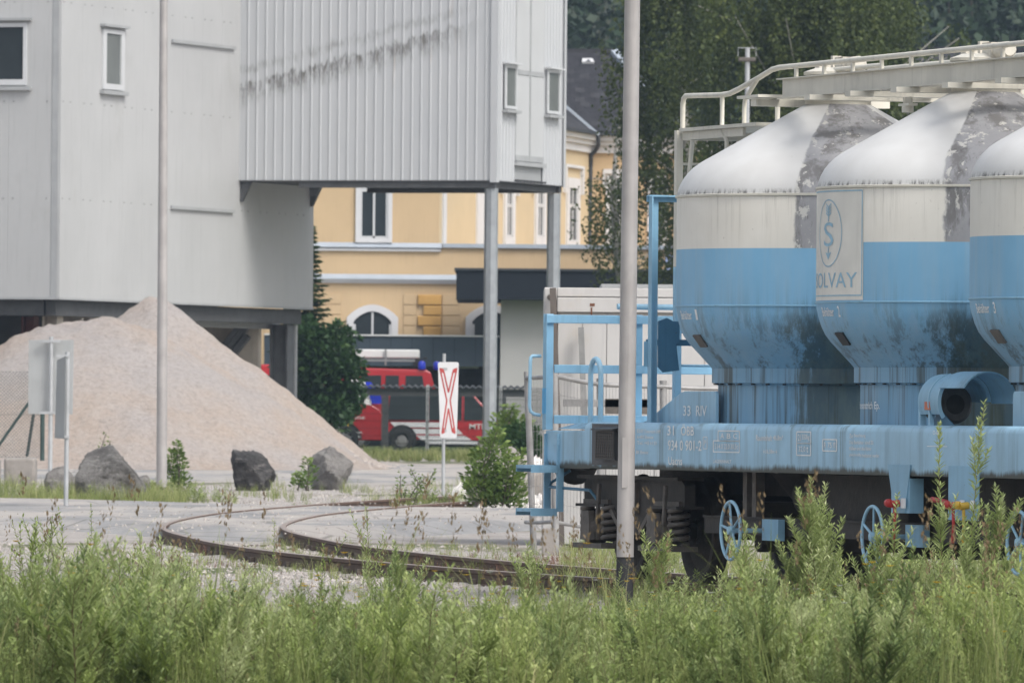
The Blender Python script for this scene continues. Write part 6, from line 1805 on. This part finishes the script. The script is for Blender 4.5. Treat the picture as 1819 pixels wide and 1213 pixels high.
def tuft(h, n, Wd=.0042, lean=.5, heads=0):
    Q, V = [], []
    for k in range(n):
        a = rng.uniform(0, 6.28); hh = h * rng.uniform(.5, 1.0); r = rng.uniform(.05, lean) * hh
        b0 = np.array([rng.normal(0, .03), rng.normal(0, .03), 0]); e = b0 + np.array([math.cos(a) * r, math.sin(a) * r, hh])
        t = np.linspace(0, 1, 4)[:, None]; pts = b0 * (1 - t) + e * t; pts[:, :2] -= (np.array([math.cos(a), math.sin(a)]) * r * .35)[None] * (4 * t * (1 - t)); pts[:, 2] += (.12 * hh * (4 * t * (1 - t)))[:, 0]
        s = np.array([-math.sin(a), math.cos(a), 0]); w = np.array([1, .9, .6, .08]) * Wd / 2; tone = rng.uniform(.1, .9)
        for i in range(3):
            Q.append([pts[i] - s * w[i], pts[i] + s * w[i], pts[i + 1] + s * w[i + 1], pts[i + 1] - s * w[i + 1]]); V.append(tone)
        if k < heads:
            m_ = 14; tt = rng.uniform(-.02, .10, m_); pos = e + np.stack([rng.normal(0, .006, m_), rng.normal(0, .006, m_), tt], 1)
            Q += list(leaves(pos, np.stack([rng.normal(0, .4, m_), rng.normal(0, .4, m_), np.ones(m_)], 1), .022, .008)); V += [-1.0] * m_
    return np.array(Q), np.array(V)
def flower_head(h, r=.016, n=9):
    p = curve(np.zeros(3), np.array([rng.normal(0, .04), rng.normal(0, .04), h]), np.zeros(3), 3); e = p[-1]
    a = np.arange(n) * 2 * math.pi / n; d = np.stack([np.cos(a), np.sin(a), np.full(n, .35)], 1)
    q = leaves(np.repeat(e[None], n, 0), d, r, r * .7, np.tile([0, 0, 1.0], (n, 1)), .05)
    return q, rng.random(n)
def scatter(name, protos, spots, m_, sc=(.8, 1.2), lean=.12, tone=.12):
    """spots: (x, y, z, scale) rows; one object of many plants"""
    Q, V = [], []
    for (x, y, z, s) in spots:
        q, v = protos[rng.integers(len(protos))]
        a = rng.uniform(0, 6.28); s = s * rng.uniform(*sc); c, sn_ = math.cos(a) * s, math.sin(a) * s
        R = np.array([[c, -sn_, 0], [sn_, c, 0], [0, 0, s]]); w = (q.reshape(-1, 3) @ R.T)
        lx, ly = rng.normal(0, lean, 2); w[:, 0] += w[:, 2] * lx; w[:, 1] += w[:, 2] * ly
        Q.append((w + np.array([x, y, z])).reshape(-1, 4, 3)); V.append(np.where(v < -.5, v, np.clip(v + rng.normal(0, tone) + .30 * (clump(x * 170 + 300, y * 1.3) - .5), 0, 1)))
    return kind(np_mesh(name, np.concatenate(Q), 4, m_, np.concatenate(V)), 'stuff')
def patch(n, x0, x1, d0, d1, keep=None, s=1.0):
    out = []
    while len(out) < n:
        D = rng.uniform(d0, d1); x = rng.uniform(x0, x1)
        if keep is not None and rng.random() > keep(x, D): continue
        out.append((PX(x, D), D, gz(D) - .02, s))
    return out
def cap(spots, href, jit=(.55, 1.12)):
    """scale plants by what grows there: short on the trodden edge of the gravel, taller further into the meadow"""
    out = []
    for (x, y, z, s) in spots:
        px = 909.5 + F * x / y
        lim = 1.6 - (.0204 if 300 < px < 1290 else .0199) * y + .05 * (clump(px * 1.9, y * 2.1) - .5)
        if rng.random() < .08: lim *= 1.25
        if px < 330: lim += .05
        out.append((x, y, z, max(.10, lim) * rng.uniform(*jit) / href))
    return out
# height envelope: back edge lower, right-hand side (in front of the wagon) taller
def clump(x, D): return .5 + .5 * math.sin(x * .017 + D * .55) * math.sin(x * .006 - D * .33 + 1)
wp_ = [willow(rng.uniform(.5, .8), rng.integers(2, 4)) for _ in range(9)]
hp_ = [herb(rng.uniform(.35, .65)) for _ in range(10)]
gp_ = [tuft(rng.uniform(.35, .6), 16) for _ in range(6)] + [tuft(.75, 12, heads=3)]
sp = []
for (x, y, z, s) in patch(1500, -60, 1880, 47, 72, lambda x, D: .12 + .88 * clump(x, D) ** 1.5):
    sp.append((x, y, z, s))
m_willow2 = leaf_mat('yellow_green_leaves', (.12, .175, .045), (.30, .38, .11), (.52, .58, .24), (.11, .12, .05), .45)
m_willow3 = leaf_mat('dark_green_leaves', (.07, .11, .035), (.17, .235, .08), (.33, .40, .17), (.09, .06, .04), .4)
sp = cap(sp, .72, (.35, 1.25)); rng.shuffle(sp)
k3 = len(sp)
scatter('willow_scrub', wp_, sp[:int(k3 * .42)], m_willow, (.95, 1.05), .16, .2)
scatter('poplar_scrub', wp_, sp[int(k3 * .42):int(k3 * .74)], m_willow2, (.95, 1.05), .16, .2)
scatter('mugwort', wp_, sp[int(k3 * .74):], m_willow3, (.95, 1.05), .14, .2)
thin_ = [willow(rng.uniform(.6, .9), 1, 70, 2, .08, .011) for _ in range(6)]
tallr = []
for x, D, ty in [(rng.uniform(1270, 1860), rng.uniform(58, 68), rng.uniform(950, 1015)) for _ in range(46)] + [(rng.uniform(-40, 330), rng.uniform(58, 72), rng.uniform(930, 1020)) for _ in range(44)] + [(rng.uniform(330, 1180), rng.uniform(58, 70), rng.uniform(985, 1040)) for _ in range(26)]:
    tallr.append((PX(x, D), D, gz(D) - .02, (P(x, ty, D).z - gz(D)) / .78))
rng.shuffle(tallr)
scatter('tall_shoots', thin_ + wp_[:2], tallr[:66], m_willow, (.95, 1.05), .1, .2)
scatter('leafy_shoots', thin_ + hp_[:4], tallr[66:], m_willow2, (.95, 1.05), .1, .2)
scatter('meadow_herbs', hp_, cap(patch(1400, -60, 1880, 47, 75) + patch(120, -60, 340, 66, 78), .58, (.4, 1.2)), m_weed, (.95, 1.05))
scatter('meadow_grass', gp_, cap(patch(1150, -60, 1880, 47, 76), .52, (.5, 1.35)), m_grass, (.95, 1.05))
m_straw = leaf_mat('dry_stalks', (.30, .22, .11), (.38, .29, .15), (.46, .38, .22), (.20, .13, .07))
dr_ = [tuft(rng.uniform(.5, .8), 5, .004, .25, heads=4) for _ in range(5)]
scatter('dry_stalks', dr_, cap(patch(120, -60, 1880, 48, 73), .80, (.6, 1.05)), m_straw, (.95, 1.05))
def dock(h):
    n = 9; a = rng.uniform(0, 6.28, n); pos = np.zeros((n, 3)); d = np.stack([np.cos(a), np.sin(a), rng.uniform(.6, 1.8, n)], 1)
    L = h * rng.uniform(.6, 1.0, n); q = leaves(pos, d, L, L * .32, np.stack([-np.cos(a), -np.sin(a), np.ones(n)], 1), .1)
    return q, np.clip(rng.normal(.55, .15, n), 0, 1)
scatter('broad_leaves', [dock(rng.uniform(.2, .35)) for _ in range(6)], cap(patch(260, -60, 1880, 48, 70), .34, (.5, 1.0)), m_weed, (.9, 1.1))
# thinner growth over the gravel and along the track
lo_ = [tuft(rng.uniform(.14, .3), 14, .005, .7) for _ in range(6)]
lh_ = [herb(rng.uniform(.12, .3)) for _ in range(6)]
def spare_road(x, D): return 0.0 if 113 < D < 142 else 1.0
scatter('track_grass', lo_, [(a, b, c, .55) for a, b, c, s in patch(330, -60, 1100, 76, 111, lambda x, D: clump(x * 1.7, D * .8) ** 3) + patch(420, 450, 1200, 90, 111, lambda x, D: clump(x * 2, D) ** 2)]
        + patch(900, 1000, 1880, 73, 112) + patch(150, -60, 420, 146, 172, lambda x, D: clump(x, D * .4) ** 2) + patch(110, 420, 960, 142, 174, lambda x, D: clump(x * 1.5, D * .5) ** 3)
        + patch(420, -60, 330, 147.5, 153) + patch(90, 700, 900, 142, 152), m_grass, (.8, 1.5))
scatter('track_herbs', lh_, [(a, b, c, .5) for a, b, c, s in patch(110, -60, 1000, 74, 110, lambda x, D: clump(x * 1.3, D) ** 2)] + patch(330, 1100, 1880, 74, 105) + patch(70, -60, 420, 148, 160) + patch(40, 690, 900, 142, 150), m_weed, (.8, 1.4))
so_ = [tuft(rng.uniform(.10, .22), 12, .006, .8) for _ in range(5)]
scatter('sorrel', so_, patch(360, 640, 1120, 91, 104, lambda x, D: clump(x * 1.4, D * 1.5)) + patch(50, 180, 420, 96, 110, lambda x, D: clump(x, D) ** 2), m_sorrel, (.5, 1.0))
scatter('verge_grass', [tuft(rng.uniform(.2, .45), 14, .014, .6) for _ in range(5)], patch(900, 560, 1100, 226, 250), m_grass, (.7, 1.2))
fl = [flower_head(rng.uniform(.42, .62), .02) for _ in range(6)]
scatter('yellow_flowers', fl, cap(patch(190, -40, 1860, 49, 62, lambda x, D: clump(x * 2.3, D * 2) ** 3), .5, (.95, 1.1)) + [(PX(x, D), D, gz(D), .45) for x, D in zip(rng.uniform(755, 815, 30), rng.uniform(96, 100, 30))], m_flower, (.8, 1.2))
um = [flower_head(rng.uniform(.5, .7), .028, 14) for _ in range(4)]
scatter('white_flowers', um, cap(patch(60, -40, 1860, 50, 66), .6, (.95, 1.1)), m_umbel, (.8, 1.2))

# ---- single saplings and tall weeds that stand out
def sapling(name, label, cat, px, py, D, kindf, lean=0.0, m_=m_willow, stemcol=m_bark2):
    """one plant whose tip reaches photo pixel (px, py)"""
    top = P(px, py, D); z0 = gz(D) - .02; h = top.z - z0; bx_ = top.x - lean * h
    root = thing(name, label, cat, (bx_, D, z0))
    q, v = kindf(h); q = q.copy(); q[..., 0] += q[..., 2] * lean
    ms = v < -.5
    if ms.any(): np_mesh('stem', q[ms], 4, m_, v[ms], root)
    kind(np_mesh('foliage', q[~ms], 4, m_, v[~ms], root), 'stuff'); return root
wl = lambda nst=1, dens=150, side=11, L=.095, Wd=.014: (lambda h: willow(h, nst, dens, side, L, Wd))
for nm, lab, px, py, D, kf, ln in (
    ('willow_sapling', 'bushy willow sapling standing in front of the wagon between the first two handwheels', 1432, 852, 64.0, wl(3, 150, 13), -.02),
    ('willow_sapling', 'shorter willow shoot leaning against the bushy willow between the handwheels', 1478, 862, 65.5, wl(2), .03),
    ('willow_sapling', 'tallest willow stem reaching up to the hose hood of the wagon', 1738, 716, 62.0, wl(1, 105, 4), .06),
    ('willow_sapling', 'willow stem with tufted tip in front of the blue outrigger plates', 1680, 752, 63.0, wl(1, 105, 5), -.03),
    ('willow_sapling', 'spreading willow in front of the red and yellow valve levers', 1770, 880, 61.5, wl(3, 150, 12), .14),
    ('willow_sapling', 'willow sapling covering the second blue handwheel', 1562, 935, 63.5, wl(2, 150, 12), -.02),
    ('willow_sapling', 'slender willow shoot beside the second blue handwheel', 1590, 880, 65.0, wl(1, 80, 4), .05),
    ('willow_sapling', 'willow sapling with a bare dark stem under the first blue handwheel', 1330, 930, 60.0, wl(2, 140, 9), .02),
    ('willow_sapling', 'low willow sapling beside the black foot of the leaning pole', 1190, 958, 68.0, wl(2, 140, 10), .06),
    ('willow_sapling', 'grey green willow leaning across the near rail with a dark stem', 640, 900, 68.5, wl(1, 70, 6, .075, .010), -.13),
    ('willow_sapling', 'bushy grey willow in front of the curve of the rails', 715, 985, 66.0, wl(3, 150, 12, .08, .011), .04),
    ('willow_sapling', 'pale willow in front of the bogie end of the rails', 940, 965, 70.0, wl(2, 120, 9), .03),
    ('tall_weed', 'tall leafy weed in front of the post of the narrow crossing board', 140, 868, 72.0, lambda h: herb(h), .02),
    ('tall_weed', 'tall leafy weed at the edge of the gravel left of the narrow crossing board', 35, 905, 71.0, lambda h: herb(h), -.02),
    ('tall_weed', 'broad leaved weed standing in front of the outer rail curve', 330, 985, 69.0, lambda h: herb(h), .03),
    ('tall_weed', 'leafy stem in front of the road crossing between the rails', 478, 860, 86.0, lambda h: herb(h), -.03)):
    sapling(nm, lab, 'weed' if nm == 'tall_weed' else 'sapling', px, py, D, kf, ln, m_weed if nm == 'tall_weed' else m_willow)

# ================================================================== air
hb = G().box((-400, -12, -1.4), (400, 960, 136))
t = bpy.data.materials.new('thin_haze'); t.use_nodes = True; t.node_tree.nodes.clear()
o_ = t.node_tree.nodes.new('ShaderNodeOutputMaterial'); pv = t.node_tree.nodes.new('ShaderNodeVolumePrincipled')
pv.inputs['Color'].default_value = (.60, .78, 1.0, 1); pv.inputs['Density'].default_value = .00016; pv.inputs['Anisotropy'].default_value = .0
t.node_tree.links.new(pv.outputs[0], o_.inputs['Volume'])
kind(mk('haze', hb, t), 'stuff')
